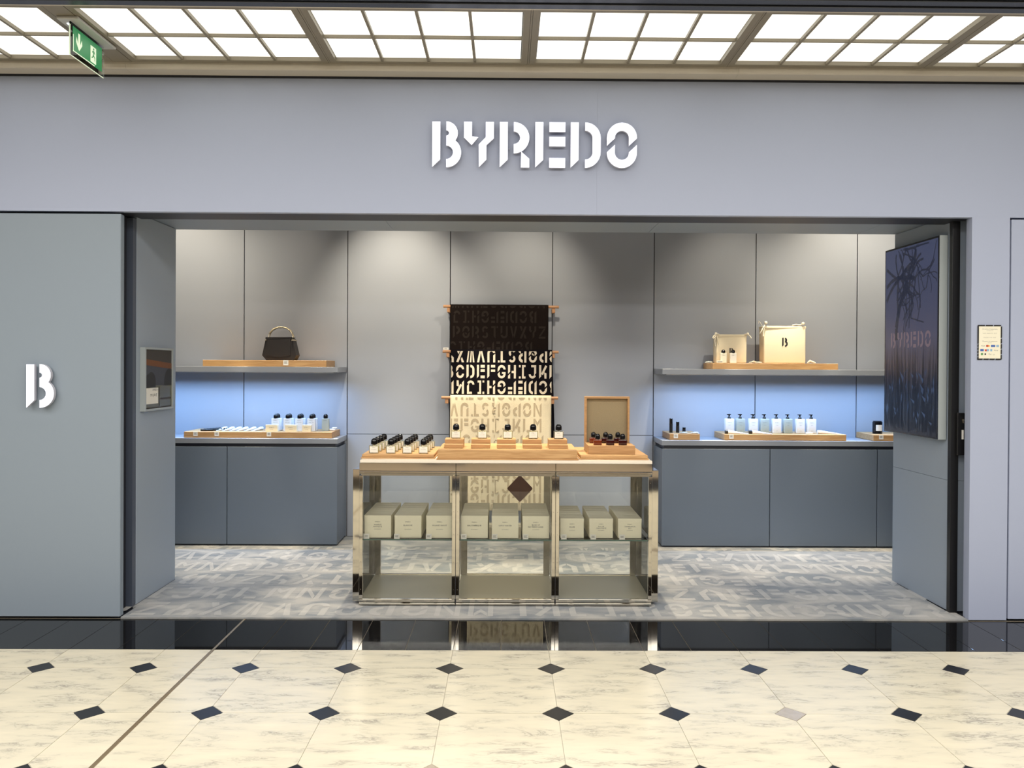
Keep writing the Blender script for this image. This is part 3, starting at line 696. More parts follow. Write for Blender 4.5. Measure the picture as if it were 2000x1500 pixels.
# cartons on the glass shelf
titles = [['VANILLE', 'ANTIQUE'], ['BLANCHE'], ['MOJAVE GHOST'], ["BAL D'AFRIQUE"], ['GYPSY WATER'], ['ROSE OF', "NO MAN'S LAND"], ['SELLIER'], ['ROUGE', 'CHAOTIQUE'], ['CASABLANCA', 'LILY']]
xs9 = [(711, 764), (770, 823.5), (832, 885), (900, 953), (960, 1013), (1020, 1073), (1094, 1140.5), (1151, 1197), (1207, 1253)]
rown = ['leftmost', 'second', 'third', 'fourth', 'middle', 'sixth', 'seventh', 'eighth', 'rightmost']
ZG = .4165
me_cache = {}
def carton_mesh(w_, d, h_):
    kx = (round(w_, 3), d, h_)
    if kx not in me_cache:
        o = MB().box(-w_ / 2, w_ / 2, 0, d, 0, h_, .0012).build('carton', 'box'); me_cache[kx] = o.data; bpy.data.objects.remove(o)
        o = MB().box(-w_ / 2 - .0006, w_ / 2 + .0006, -.0006, d + .0006, h_ * .80, h_ + .0008, .0008).build('lid', 'box'); me_cache[kx + (1,)] = o.data; bpy.data.objects.remove(o)
    return me_cache[kx], me_cache[kx + (1,)]
for i, (xa, xb_) in enumerate(xs9):
    Yf = .285 if i < 6 else .30
    A, B = at(xa, 1040, Yf), at(xb_, 1040, Yf); w_ = B.x - A.x
    if i < 6: w_ = .166
    else: w_ = .147
    X = (A.x + B.x) / 2; h_ = .139 if i < 6 else .122; d = .074
    for j in range(6 if i < 6 else 6):
        dd_ = d if i < 6 else .072
        y = Yf + j * (dd_ + .0035)
        if y + dd_ > TY1 - .034: break
        ml, mll = carton_mesh(w_, dd_, h_)
        lb = (f'cream titled carton at the front of the {rown[i]} row on the glass shelf' if j == 0 else f'cream carton, {ordn[j]} from the front in the {rown[i]} row on the glass shelf')
        t = thing('perfume_carton', (X, y, ZG), lb, 'carton', 'cream cartons in the display case')
        for n_, me in (('carton', ml), ('lid', mll)):
            o = bpy.data.objects.new(n_, me); COL.objects.link(o); o.parent = t
        if j == 0:
            a = MB(); Lf = lambda zc: (lambda x, yv: (x, -.0009, zc + yv))
            s = h_ / .139
            add_text(a, 'BYREDO', .0085 * s, Lf(h_ * .70)); add_text(a, 'EAU DE PARFUM', .0055 * s, Lf(h_ * .38))
            tl = titles[i]
            for q_, line in enumerate(tl): add_text(a, line, .0125 * s, Lf(h_ * (.535 if len(tl) == 1 else .57) - q_ * .0125 * s))
            a.build('print', 'ink', t)
    price_card(A.x + .020, TY0 + .0275, ZG, .035, .031, f'small white price card before the {rown[i]} row of cartons in the case', group='price cards in the display case')

# ---- boards on the table
def board(x0, x1, y0, y1, h_, label, m_='oaklight'):
    t = thing('wooden_tray', ((x0 + x1) / 2, y0, ZTB), label, 'tray')
    cx = (x0 + x1) / 2
    MB().box(x0 - cx, x1 - cx, 0, y1 - y0, 0, .008, .001).box(x0 - cx + .006, x1 - cx - .006, .006, y1 - y0 - .006, .0081, h_, .002).build('board', m_, t)
board(at(706, 897, .31).x, at(850, 897, .31).x, .29, .80, .0268, 'flat oak board at the left of the display case top')
board(at(852.5, 899, .255).x, at(1130, 899, .255).x, .25, .70, .0593, 'raised central oak board on the display case top')
RBX = at(1131.5, 900, .30).x, at(1267, 900, .30).x
board(RBX[0], RBX[1], .29, .80, .0268, 'flat oak board at the right of the display case top')
# open wooden box with amber bottles
bz = ZTB + .0272
A, B = at(1149, 888, .355), at(1240.5, 888, .355); w_ = B.x - A.x; X = (A.x + B.x) / 2
t = thing('wooden_box', (X, .355, bz), 'open wooden box with upright lid on the right of the display case', 'box')
hb_ = at(1195, 870.5, .355).z - bz
MB().box(-w_ / 2, w_ / 2, 0, .28, 0, hb_, .0015).build('base', 'oak', t)
lz = hb_ + .0006; lt = .30; ly = .268
fr = MB(); th = .013
fr.box(-w_ / 2, -w_ / 2 + th, ly - .035, ly + .010, lz, lz + lt).box(w_ / 2 - th, w_ / 2, ly - .035, ly + .010, lz, lz + lt).box(-w_ / 2 + th, w_ / 2 - th, ly - .035, ly + .010, lz + lt - th, lz + lt).box(-w_ / 2 + th, w_ / 2 - th, ly, ly + .010, lz, lz + lt - th)
ld = fr.build('lid', 'oak', t)
MB().box(-w_ / 2 + th, w_ / 2 - th, ly - .003, ly - .0005, lz, lz + lt - th).build('felt_lining', 'velvet', ld)
pz = bz + hb_ + .0008; proto2 = None; p3 = None
for j, nmj in enumerate(('front', 'back')):
    for i, px_ in enumerate((1167, 1191.5, 1216)):
        Xb = at(px_, 868, .40).x - .012 * j; lb = f'{["amber", "dark red", "dark red"][i]} perfume bottle, {["left", "middle", "right"][i]} of the {nmj} row in the open wooden box'
        loc = (Xb, .40 + .13 * j, pz)
        if i == 0 and j == 0:
            p3 = perfume('amber_bottle', loc, lb, .052, .03, .034, .034, 'dark bottles in the wooden box', False, 'amber2', False, .0165, False)
        elif i == 0: dup(p3, loc, lb)
        elif proto2 is None: proto2 = perfume('amber_bottle', loc, lb, .052, .03, .034, .034, 'dark bottles in the wooden box', False, 'amber', False, .0165, False)
        else: dup(proto2, loc, lb)

# ================================================================== TOWELS
RY = 2.105; SG = .045
def rail(z, xl, xr, yr, label):
    t = thing('towel_rail', ((xl + xr) / 2, 2.2, z), label, 'towel rail', 'wooden towel rails'); cx = (xl + xr) / 2
    MB().tube([(xl - cx, yr - 2.2, 0), (xr - cx, yr - 2.2, 0)], .0125, 16).build('rod', 'rod', t, smooth=True)
    for s in (xl - cx + .045, xr - cx - .045):
        MB().box(s - .014, s + .014, yr - 2.2 - .004, -.001, -.050, -.013, .003).build('bracket', 'rod', t)
rz = [at(978, 599, RY).z, at(978, 687, RY - SG).z, at(978, 777, RY - 2 * SG).z]
nmr = ['top', 'middle', 'bottom']
for i in range(3):
    yr = RY - SG * i; rail(rz[i], at([866, 865, 863][i], 598, yr).x, at([1091.5, 1091.5, 1091][i], 598, yr).x, yr, f'wooden towel rail, {nmr[i]} of three on the back wall')
def towel(name, i, x0, x1, zbot, mb_, mp, label, rows, h_, wave, fold=None, slant=0, yo=.0):
    yr = RY - SG * i; R0 = .0165 + yo; zc = rz[i]; cx = (x0 + x1) / 2; nx = 40
    prof = [(yr + R0, zc - .30), (yr + R0, zc)] + [(yr + R0 * math.cos(a), zc + R0 * math.sin(a)) for a in (.5, 1.0, 1.57, 2.1, 2.6)] 
    nz = 16
    def ys(x, z):
        s = min(1, max(0, (zc - z) / .35)); y = yr - R0 - wave * s * (.5 + .5 * math.sin(x * 17 + z * 3.1)) - wave * .6 * s * (.5 + .5 * math.sin(x * 41 + 1.3 + z * 5))
        if fold is not None: y -= .018 * math.exp(-((x - fold) / .012) ** 2)
        return y
    t = thing(name, (0, 0, 0), label, 'towel', 'lettered towels'); t.location = (cx, yr, zc)
    b = bmesh.new(); grid = []
    for ii in range(nx + 1):
        x = x0 + (x1 - x0) * ii / nx; col = [(x, y, z) for y, z in prof]
        for jj in range(nz + 1):
            z = zc - (zc - zbot) * jj / nz; sx = slant * (zc - z) * (x > cx); col.append((x + sx, ys(x, z), z))
        grid.append([b.verts.new((p[0] - cx, p[1] - yr, p[2] - zc)) for p in col])
    for c0, c1 in zip(grid, grid[1:]):
        for j in range(len(c0) - 1): b.faces.new((c0[j], c1[j], c1[j + 1], c0[j + 1]))
    bmesh.ops.recalc_face_normals(b, faces=b.faces[:])
    me = bpy.data.meshes.new('cloth'); b.to_mesh(me); b.free(); me.materials.append(M[mb_])
    for p in me.polygons: p.use_smooth = True
    o = bpy.data.objects.new('cloth', me); COL.objects.link(o); o.parent = t
    md = o.modifiers.new('thickness', 'SOLIDIFY'); md.thickness = .003; md.offset = 0
    a = MB(); letters(a, rows, h_, 0, lambda u, v: (u - cx, ys(u, v) - .0032 - yr, v - zc), (x0 + .006, x1 - .006, zbot + .01, zc + .004))
    pt = a.build('woven_lettering', mp, t); pt['kind'] = 'stuff'
def zrow(y, Y): return at(978, y, Y).z
XA = lambda x, Y: at(x, 650, Y).x
PX = 6.7 / F
y1 = RY - .017
h1 = 24 * PX
towel('towel', 0, XA(879.5, y1), XA(1071, y1), zrow(705, y1), 'towel1', 'towel1p', 'dark brown towel with tonal lettering on the top rail',
      [('BCDEFGHIJK', True, XA(866, y1), zrow(631, y1)), ('OPQRSTUVXYZ', False, XA(866, y1), zrow(661, y1)), ('BCDEFGHIJK', True, XA(858, y1), zrow(691, y1)), ('NOPQRSTUVWX', True, XA(864, y1), zrow(602, y1))], h1, .004)
y2 = RY - SG - .018; h2 = 26 * PX
towel('towel', 1, XA(880.5, y2), XA(1079, y2), zrow(869, y2), 'towel2', 'towel2p', 'black towel with large cream stencil letters on the middle rail',
      [('OPQRSTUVWXY', True, XA(871, y2), zrow(708, y2)), ('BCDEFGHIJKL', False, XA(871, y2), zrow(739, y2)), ('BCDEFGHIJKL', True, XA(871, y2), zrow(769.5, y2)), ('OPQRSTUVWXYZ', False, XA(868, y2), zrow(801, y2)), ('BCDEFGHIJKLM', True, XA(868, y2), zrow(832, y2))], h2, .002, None, .035)
y3 = RY - 2 * SG - .022; h3 = 27 * PX
towel('towel', 2, XA(880, y3), XA(1077.5, y3), zrow(997, y3), 'towel3', 'towel3p', 'cream towel with faint beige letters on the bottom rail, hanging behind the display case',
      [('NOPQRSTUV', True, XA(880, y3), zrow(813, y3)), ('EFGHIJKLM', False, XA(880, y3), zrow(844, y3)), ('NOPQRSTUV', True, XA(884, y3), zrow(875, y3)), ('MNOPQRSTU', True, XA(890, y3), zrow(781, y3)),
       ('NOPQRSTUV', False, XA(880, y3), zrow(906, y3)), ('NOPQRSTUV', True, XA(880, y3), zrow(937, y3)), ('EFGHIJKLM', False, XA(880, y3), zrow(963, y3)), ('ABCDEFGHI', True, XA(880, y3), zrow(990, y3))], h3 * .96, .007, XA(968, y3), yo=.004)

c = at(871, 681, RY - SG)
price_card(c.x, RY - SG - .006, rz[1] + .0128, .045, .020, 'small white price card on the left end of the middle towel rail')

# ================================================================== LEFT WORKTOP GOODS
zt = ZW + .0504
pb = None
for i, px_ in enumerate((537.5, 561, 584, 607.5)):
    for j in range(2):
        X = at(px_, 841, 1.93).x + .012 * j; lb = f'white bottle with black cap on the left worktop, {["front", "back"][j]} of the {["leftmost", "second", "third", "fourth"][i]} pair'
        if pb is None:
            pb = thing('lotion_bottle', (X, 1.95, zt), lb, 'bottle', 'dome capped bottles on the left worktop')
            MB().box(-.033, .033, -.018, .018, 0, .105, .003, 2).build('body', 'white', pb)
            MB().lathe(dome(.0195, .1055, .142), seg=18).build('cap', 'cap', pb, smooth=True)
            a = MB(); add_text(a, 'BYREDO', .008, lambda x, y: (x, -.0184, .085 + y)); add_text(a, 'HAND WASH', .0065, lambda x, y: (x, -.0184, .072 + y)); a.build('print', 'ink', pb)
        else: dup(pb, (X - .010 * j, 1.95 + .05 * j, zt), lb)
X = at(635.5, 840, 1.97).x
t = thing('lotion_bottle', (X, 1.98, zt), 'clear greenish bottle with black dome cap at the right end of the left worktop', 'bottle')
MB().box(-.029, .029, -.018, .018, 0, .105, .003, 2).build('body', 'sage', t); MB().lathe(dome(.0185, .1055, .142), seg=18).build('cap', 'cap', t, smooth=True)
a = MB(); add_text(a, 'BYREDO', .008, lambda x, y: (x, -.0184, .085 + y)); a.build('print', 'ink', t)
for i, (a0, a1) in enumerate(((518.5, 542), (556.5, 579), (590, 607))):
    A, B = at(a0, 841, 1.885), at(a1, 841, 1.885); w_ = B.x - A.x
    t = thing('soap_box', ((A.x + B.x) / 2, 1.885, zt), f'small cream soap carton, {["left", "middle", "right"][i]} of three in front of the bottles', 'carton', 'cream soap cartons')
    MB().box(-w_ / 2, w_ / 2, 0, .034, 0, .056, .0012).build('box', 'cream2', t)
    b = MB(); add_text(b, 'BYREDO', .010, lambda x, y: (x, -.0006, .030 + y)); add_text(b, 'SOAP BAR', .006, lambda x, y: (x, -.0006, .016 + y)); b.build('print', 'greyink', t)
tp = None
def tube_thing(name, loc, rz_, label, L=.12, r=.013, m_='white', capm='white', group=None):
    t = thing(name, loc, label, 'tube', group, rz_)
    b = MB(); n = 12; prev = None; bmv = b.bm; rings = []
    for q_ in range(7):
        s = q_ / 6; x = s * L; rw = r * (1 + .25 * s); rh = r * (1 - .93 * s)
        rings.append([bmv.verts.new((x, rw * math.cos(2 * PI * k / n), r * (1 - s * .0) * (1 - s * .9) + rh * math.sin(2 * PI * k / n) + .0)) for k in range(n)])
    for a_, c_ in zip(rings, rings[1:]):
        for k in range(n): bmv.faces.new((a_[k], a_[(k + 1) % n], c_[(k + 1) % n], c_[k]))
    bmv.faces.new(rings[0][::-1]); bmv.faces.new(rings[-1]); b.build('tube_body', m_, t, smooth=True)
    MB().lathe([(r * .98, -.026), (r * .98, -.0005)], (0, 0, r), 14, 'x').build('cap', capm, t, smooth=True); return t
for i, px_ in enumerate((432, 446, 460, 473, 488.5, 502.5)):
    X = at(px_ + 5, 834, 2.02).x; lb = f'small white tube lying on the left worktop board, {ordn[i]} of six from the left'
    if tp is None: tp = tube_thing('cream_tube', (X, 2.04, zt), math.radians(-106), lb, .12, .0135, group='white tubes on the left worktop')
    else: dup(tp, (X, 2.04, zt), lb)
for i in range(7):
    X = at(408 + i * 3.4, 840, 1.93).x; yy = 1.90 + i * .028; lb = f'slim black cosmetic stick lying left of the white tubes, {ordn[i]} from the front'
    if i == 0:
        ps = thing('cosmetic_stick', (X, yy, zt), lb, 'cosmetic stick', 'black cosmetic sticks'); MB().lathe([(.0085, -.03), (.0085, .045)], (0, 0, .0088), 12, 'x').build('barrel', 'cap', ps, smooth=True); MB().lathe([(.0088, -.055), (.0088, -.0305)], (0, 0, .009), 12, 'x').build('cap', 'blackmetal', ps, smooth=True)
    else: dup(ps, (X, yy, zt), lb)
t = thing('folded_cloth', (at(649, 838, 2.0).x, 2.02, zt), 'small folded white tissue at the right end of the left worktop board', 'tissue')
MB().box(-.035, .02, -.02, .03, 0, .014, .006, 2).box(-.01, .032, -.01, .035, .0142, .026, .006, 2).build('fold', 'white', t)
for i, px_ in enumerate((372, 380)):
    pass

# ================================================================== RIGHT WORKTOP GOODS
def blackcyl(px_, y0_, y1_, Y, r, label):
    A = at(px_, y1_, Y); h_ = at(px_, y0_, Y).z - zt
    t = thing('black_cylinder', (A.x, Y, zt), label, 'cosmetic'); MB().lathe([(r, 0), (r, h_ * .62)], seg=16).build('barrel', 'blackmetal', t, smooth=True)
    MB().lathe([(r * .97, h_ * .625), (r * .97, h_ - .002), (r * .85, h_)], seg=16).build('cap', 'cap', t, smooth=True)
blackcyl(1310.5, 817, 838, 1.98, .014, 'tall black cosmetic cylinder on the small oak board, left one')
blackcyl(1323.5, 823.5, 839, 1.98, .014, 'shorter black cosmetic cylinder on the small oak board, right of the tall one')
blackcyl(1336, 834.5, 840, 1.98, .014, 'low black round pot on the small oak board')
for i, px_ in enumerate((1322, 1343)):
    A = atz(px_ + 2, 842, zt); t = thing('compact', (A.x, 1.92, zt), f'small silvery dish with tissue on the small oak board, {["left", "right"][i]} one', 'dish')
    MB().lathe([(.022, 0), (.034, .006), (.032, .0062), (.021, .002)], seg=20).build('dish', 'white', t, smooth=True); MB().box(-.008, .026, -.012, .012, .0065, .013, .004, 2).build('tissue', 'white', t)
pw = {}
for i, px_ in enumerate((1424, 1445.5, 1470.5, 1492.5, 1516, 1538, 1562, 1584)):
    X = at(px_, 843, 1.98).x; col = 'sage' if i in (1, 3, 5) else 'white'; cw_ = 'sage green' if col == 'sage' else 'white'
    lb = f'{cw_} pump bottle, {ordn[i]} from the left of eight on the right worktop'
    if col in pw: dup(pw[col], (X, 1.98, zt), lb)
    else:
        t = thing('pump_bottle', (X, 1.98, zt), lb, 'pump bottle', 'pump bottles on the right worktop'); pw[col] = t
        MB().box(-.037, .037, -.022, .022, 0, .120, .006, 3).build('body', col, t, smooth=True)
        MB().lathe([(.015, .1205), (.014, .128), (.009, .136), (.006, .138), (.006, .148), (.009, .150), (.009, .158)], seg=14).build('pump', 'cap', t, smooth=True)
        MB().box(-.020, .014, -.006, .006, .1505, .1575, .002).build('nozzle', 'cap', t)
        a = MB(); add_text(a, 'BYREDO', .009, lambda x, y: (x, -.0225, .085 + y)); add_text(a, 'BODY', .0065, lambda x, y: (x, -.0225, .065 + y)); add_text(a, '450 ML', .005, lambda x, y: (x, -.0225, .018 + y)); a.build('print', 'greyink', t)
for (xa, xb_, yy, s) in ((1419, 1457, 1.895, 'left'), (1466, 1506, 1.89, 'right')):
    A = at(xa, 842, yy); tube_thing('cream_tube', (A.x + .012, yy, zt), -.10, f'white tube with black cap lying before the pump bottles, {s} one', .165, .016, 'white', 'cap', 'lying tubes on the right worktop')
A = at(1603, 842, 1.92); tube_thing('cream_tube', (A.x, 1.92, zt), -.12, 'all-white tube lying at the right end of the pump bottle board', .16, .016, 'white', 'white')
A = at(1578, 843, 1.93); t = thing('folded_cloth', (A.x, 1.90, zt), 'small white tissue lying before the last pump bottle', 'tissue'); MB().box(-.028, .026, -.012, .014, 0, .015, .006, 2).build('fold', 'white', t)
A = at(1713.5, 844, 1.98); t = thing('candle_box', (A.x, 1.98, zt), 'black candle jar with white label beside the screen on the right worktop', 'candle')
MB().lathe([(.036, 0), (.039, .003), (.039, .098), (.036, .100)], seg=24).build('jar', 'cap', t, smooth=True)
MB().lathe([(.034, .1003), (.034, .106)], seg=24).build('lid', 'blackmetal', t, smooth=True)
pts = [(.0395 * math.sin(a), -.0395 * math.cos(a)) for a in [x * .12 for x in range(-6, 7)]]
lab_ = MB()
for (x0, y0), (x1, y1_) in zip(pts, pts[1:]): lab_.bm.faces.new([lab_.bm.verts.new(p) for p in ((x0, y0, .025), (x1, y1_, .025), (x1, y1_, .075), (x0, y0, .075))])
lab_.build('paper_label', 'card', t)

# ================================================================== CLOTH BAGS ON THE RIGHT SHELF
zz = ZS + .0504
def tote(px0, px1, pyt, Y, label, side, hb=None, bk=.6):
    A, B = at(px0, 709, Y), at(px1, 709, Y); w_ = B.x - A.x; h_ = at(px0, pyt, Y).z - zz; X = (A.x + B.x) / 2
    t = thing('cloth_bag', (X, Y, zz), label, 'cloth bag', 'boxy canvas bags')
    o = MB().box(-w_ / 2, w_ / 2, 0, side, 0, h_, .010, 3); 
    for v in o.bm.verts:
        f = v.co.z / h_; v.co.x += .003 * math.sin(v.co.z * 40); v.co.y += .004 * math.sin(v.co.x * 30) * f
    o.build('bag_body', 'tote', t, smooth=True)
    MB().box(-w_ / 2 - .0025, w_ / 2 + .0025, -.0025, side + .0025, h_ - .022, h_ + .002, .006, 2).build('top_hem', 'tote', t, smooth=True)
    a = MB(); hb = hb or .062
    for poly in GL['B']: a.prism([(-hb * .33 + u * hb, h_ * bk - hb / 2 + v * hb) for u, v in poly], lambda u, v, w2: (u, -.0035, v), 0)
    a.build('printed_letter', 'ink', t); return t, w_, h_
def cordpts(p, n=14, amp=.02, drop=None):
    return p
tg, w_, h_ = tote(1399, 1458, 653.5, 1.96, 'small cream canvas bag with black stencil letter, left on the right shelf', .11, .052, .42)
for s in (-1, 1):
    e = w_ / 2
    MB().tube([(s * (e - .02), -.004, h_ + .003), (s * (e + .004), -.006, h_ + .004), (s * (e + .025), -.01, h_ - .012), (s * (e + .035), -.012, h_ - .03)], .0045, 8).build('drawstring', 'cord', tg, smooth=True)
    MB().lathe([(.002, -.012), (.010, -.008), (.012, 0), (.009, .009), (.002, .012)], (s * (e + .006), -.006, h_ + .006), 12).build('knot', 'cord', tg, smooth=True)
e = w_ / 2
MB().tube([(-e - .004, -.008, h_), (-e - .018, -.014, h_ - .05), (-e - .010, -.012, h_ - .10)], .003, 6).tube([(-e, -.008, h_), (-e + .006, -.016, h_ - .04), (-e + .018, -.012, h_ - .085)], .003, 6).tube([(-e + .0, -.008, h_), (-e - .028, -.016, h_ - .035)], .0035, 6).build('loose_cord', 'cord', tg, smooth=True)
MB().tube([(e + .03, -.02, .006), (e + .05, -.03, .018), (e + .08, -.02, .008), (e + .12, -.03, .005)], .005, 6).tube([(e + .02, .0, .006), (e + .045, -.01, .012), (e + .07, -.03, .005)], .004, 6).tube([(-e - .10, -.03, .005), (-e - .07, -.02, .010), (-e - .04, -.03, .006)], .005, 6).build('trailing_cord', 'cord', tg, smooth=True)
tg, w_, h_ = tote(1492, 1573.5, 637, 1.95, 'large cream canvas bag with black stencil letter, right on the right shelf', .13, .075, .57)
e = w_ / 2
for s, dx, dz in ((-1, .012, .028), (1, -.025, .022)):
    MB().lathe([(.002, -.014), (.012, -.009), (.014, 0), (.011, .010), (.002, .014)], (s * e + dx, -.004, h_ + dz), 12).build('knot', 'cord', tg, smooth=True)
MB().tube([(-e + .012, -.004, h_ + .02), (-e + .0, -.006, h_ + .002), (-e - .022, -.012, h_ - .03), (-e - .038, -.014, h_ - .065)], [.005, .006, .005, .004], 8).tube([(-e + .01, -.004, h_ + .012), (-e - .004, -.008, h_ - .03), (-e - .012, -.014, h_ - .085)], .004, 6).tube([(-e - .02, -.012, h_ + .0), (-e - .04, -.016, h_ + .03), (-e - .055, -.012, h_ + .045), (-e - .05, -.012, h_ + .02)], .002, 6).build('drawstring', 'cord', tg, smooth=True)
MB().tube([(e - .11, .01, h_ + .009), (e - .08, .0, h_ + .014), (e - .055, .01, h_ + .010), (e - .025, -.004, h_ + .016)], .006, 8).build('drawstring', 'cord', tg, smooth=True)
MB().tube([(e + .012, -.01, .006), (e + .03, -.02, .022), (e + .05, -.015, .014), (e + .075, -.02, .006)], [.006, .010, .009, .005], 8).tube([(-e - .07, .0, .006), (-e - .045, -.01, .010), (-e - .02, .0, .006)], .005, 6).build('trailing_cord', 'cord', tg, smooth=True)
for px_, lb, cm in ((1412.5, 'left', 'liquid'), (1431.5, 'right', 'white')):
    X = at(px_, 709, 1.90).x; t = thing('travel_bottle', (X, 1.90, zz), f'slim travel bottle with black dome cap before the small cloth bag, {lb} one', 'bottle', 'travel bottles on the right shelf')
    MB().box(-.026, .026, -.014, .014, 0, .084, .003, 2).build('body', 'label' if cm == 'white' else 'cream2', t); MB().lathe(dome(.0165, .0845, .112), seg=16).build('cap', 'cap', t, smooth=True)
    a = MB(); add_text(a, 'BYREDO', .007, lambda x, y: (x, -.0144, .062 + y)); a.build('print', 'greyink', t)
A = at(1406, 709, 1.87); t = thing('soap_box', (A.x, 1.868, zz), 'tiny cream carton at the front of the left cloth bag', 'carton'); MB().box(-.026, .026, 0, .015, 0, .022, .001).build('box', 'cream2', t); MB().box(-.018, .018, -.0006, -.0001, .008, .012).build('print', 'greyink', t)

# ================================================================== WALL PICTURE ON THE LEFT RETURN
YA, YB = .288, .700; ztp = at(287, 678, YA).z; zbt = at(287, 804, YA).z; XF = -2.2145
t = thing('framed_picture', (-2.248, YA, zbt), 'square grey framed picture of perfume bottles on the left return wall', 'picture')
L_, H_ = YB - YA, ztp - zbt
fr = MB(); th = .013; dx = XF + 2.248
fr.box(0, dx, 0, L_, 0, th).box(0, dx, 0, L_, H_ - th, H_).box(0, dx, 0, th, th, H_ - th).box(0, dx, L_ - th, L_, th, H_ - th).build('frame', 'tvcase', t)
M['pbg'] = mat('picture_taupe', (.045, .038, .030), .6); M['pband'] = mat('picture_brown', (.16, .055, .014), .6); M['pgl'] = mat('picture_olive_glass', (.10, .09, .035), .25); M['pblue'] = mat('picture_slate', (.05, .055, .07), .6)
pl = MB().box(.005, dx - .008, th + .0005, L_ - th - .0005, th + .0005, H_ - th - .0005).build('picture', 'pbg', t)
def pp(m_, pts, lay): MB().prism([(th + u * (L_ - 2 * th), th + v * (H_ - 2 * th)) for u, v in pts], lambda u, v, w2: (dx - .008 + .0004 * lay, u, v), 0).build('picture_layer', m_, pl)
pp('pblue', [(.0, .36), (1, .36), (1, .70), (.0, .77)], 1)
pp('pband', [(.0, .84), (1, .77), (1, .67), (.0, .74)], 2)
pp('pgl', rect(.0, 1, .02, .39), 2)
pp('ink', [(.05, .36)] + arcp(.22, .46, .16, 180, 0, 10) + [(.38, .36)], 3)
pp('ink', [(.0, .36), (.0, .56)] + arcp(.10, .46, .12, 90, 0, 6) + [(.22, .36)], 4)
pp('ink', [(.70, .38)] + arcp(.92, .47, .21, 170, 67, 8) + [(1, .38)], 3)
pp('label', rect(.03, .47, .08, .35), 5)
pp('pbg', rect(.56, .98, .14, .17), 3); pp('pbg', rect(.5, .53, .03, .36), 3)
a = MB(); add_text(a, 'BYREDO', .020, lambda x, y: (dx - .0056, th + .36 * (L_ - 2 * th) + x, th + .30 * (H_ - 2 * th) + y)); add_text(a, 'MOJAVE', .026, lambda x, y: (dx - .0056, th + .30 * (L_ - 2 * th) + x, th + .205 * (H_ - 2 * th) + y)); a.build('print', 'ink', pl)

# ================================================================== SCREEN ON THE RIGHT RETURN
YA, YB = .20, .862; ang = math.atan2(-.010, .684)
zt_ = at(1838, 459, YA).z; zb_ = at(1838, 859, YA).z; Hs = zt_ - zb_; Ls = .665; dx = .052
t = thing('display_screen', (2.7235, YA, zb_), 'tall dark display screen in a pale casing on the right return wall', 'screen', rz=.0146)
MB().box(-dx, -.0005, 0, Ls, 0, Hs, .002).build('casing', 'tvcase', t)
M['bezel'] = mat('black_bezel', (.008, .009, .012), .25)
bz_ = MB().box(-dx - .003, -dx - .0002, .001, Ls - .001, .002, Hs - .002).build('bezel', 'bezel', t)
sm = bpy.data.materials.new('screen_image'); sm.use_nodes = True; nt = sm.node_tree; b = nt.nodes['Principled BSDF']; N = nt.nodes.new
tc = N('ShaderNodeTexCoord'); sp = N('ShaderNodeSeparateXYZ'); nt.links.new(tc.outputs['Object'], sp.inputs[0])
rg = N('ShaderNodeMapRange'); rg.inputs[2].default_value = Hs; nt.links.new(sp.outputs[2], rg.inputs[0])
ns = N('ShaderNodeTexNoise'); ns.inputs['Scale'].default_value = 5; ns.inputs['Detail'].default_value = 6; nt.links.new(tc.outputs['Object'], ns.inputs[0])
ad = N('ShaderNodeMath'); ad.operation = 'MULTIPLY_ADD'; ad.inputs[1].default_value = .22; nt.links.new(ns.outputs['Fac'], ad.inputs[0]); nt.links.new(rg.outputs[0], ad.inputs[2])
rp = N('ShaderNodeValToRGB'); cr = rp.color_ramp; cr.elements[0].position = .12; cr.elements[0].color = (.006, .007, .013, 1); cr.elements[1].position = 1.0; cr.elements[1].color = (.050, .062, .125, 1)
for ps_, cl in ((.34, (.008, .013, .032)), (.46, (.045, .040, .058)), (.62, (.060, .062, .115)), (.85, (.046, .056, .115))):
    e_ = cr.elements.new(ps_); e_.color = (*cl, 1)
nt.links.new(ad.outputs[0], rp.inputs[0]); nt.links.new(rp.outputs[0], b.inputs['Emission Color']); b.inputs['Emission Strength'].default_value = .8
b.inputs['Base Color'].default_value = (.01, .01, .012, 1); b.inputs['Roughness'].default_value = .3; M['screen'] = sm
def flatglow(n_, c_):
    m_ = mat(n_, (.008, .008, .01), .3, emis=(c_, 1)); M[n_] = m_
flatglow('scr_branch', (.012, .016, .034)); flatglow('scr_grass', (.006, .008, .014)); flatglow('scr_blade', (.022, .040, .085)); flatglow('scr_pink', (.13, .095, .12))
sc_ = MB().box(-dx - .0042, -dx - .0031, .012, Ls - .012, .014, Hs - .014).build('screen', 'screen', t)
def S(lay): return lambda u, v, w2: (-dx - .0043 - .0003 * lay, Ls - .014 - u * (Ls - .028), .016 + v * (Hs - .032))   # u from the far (left) edge
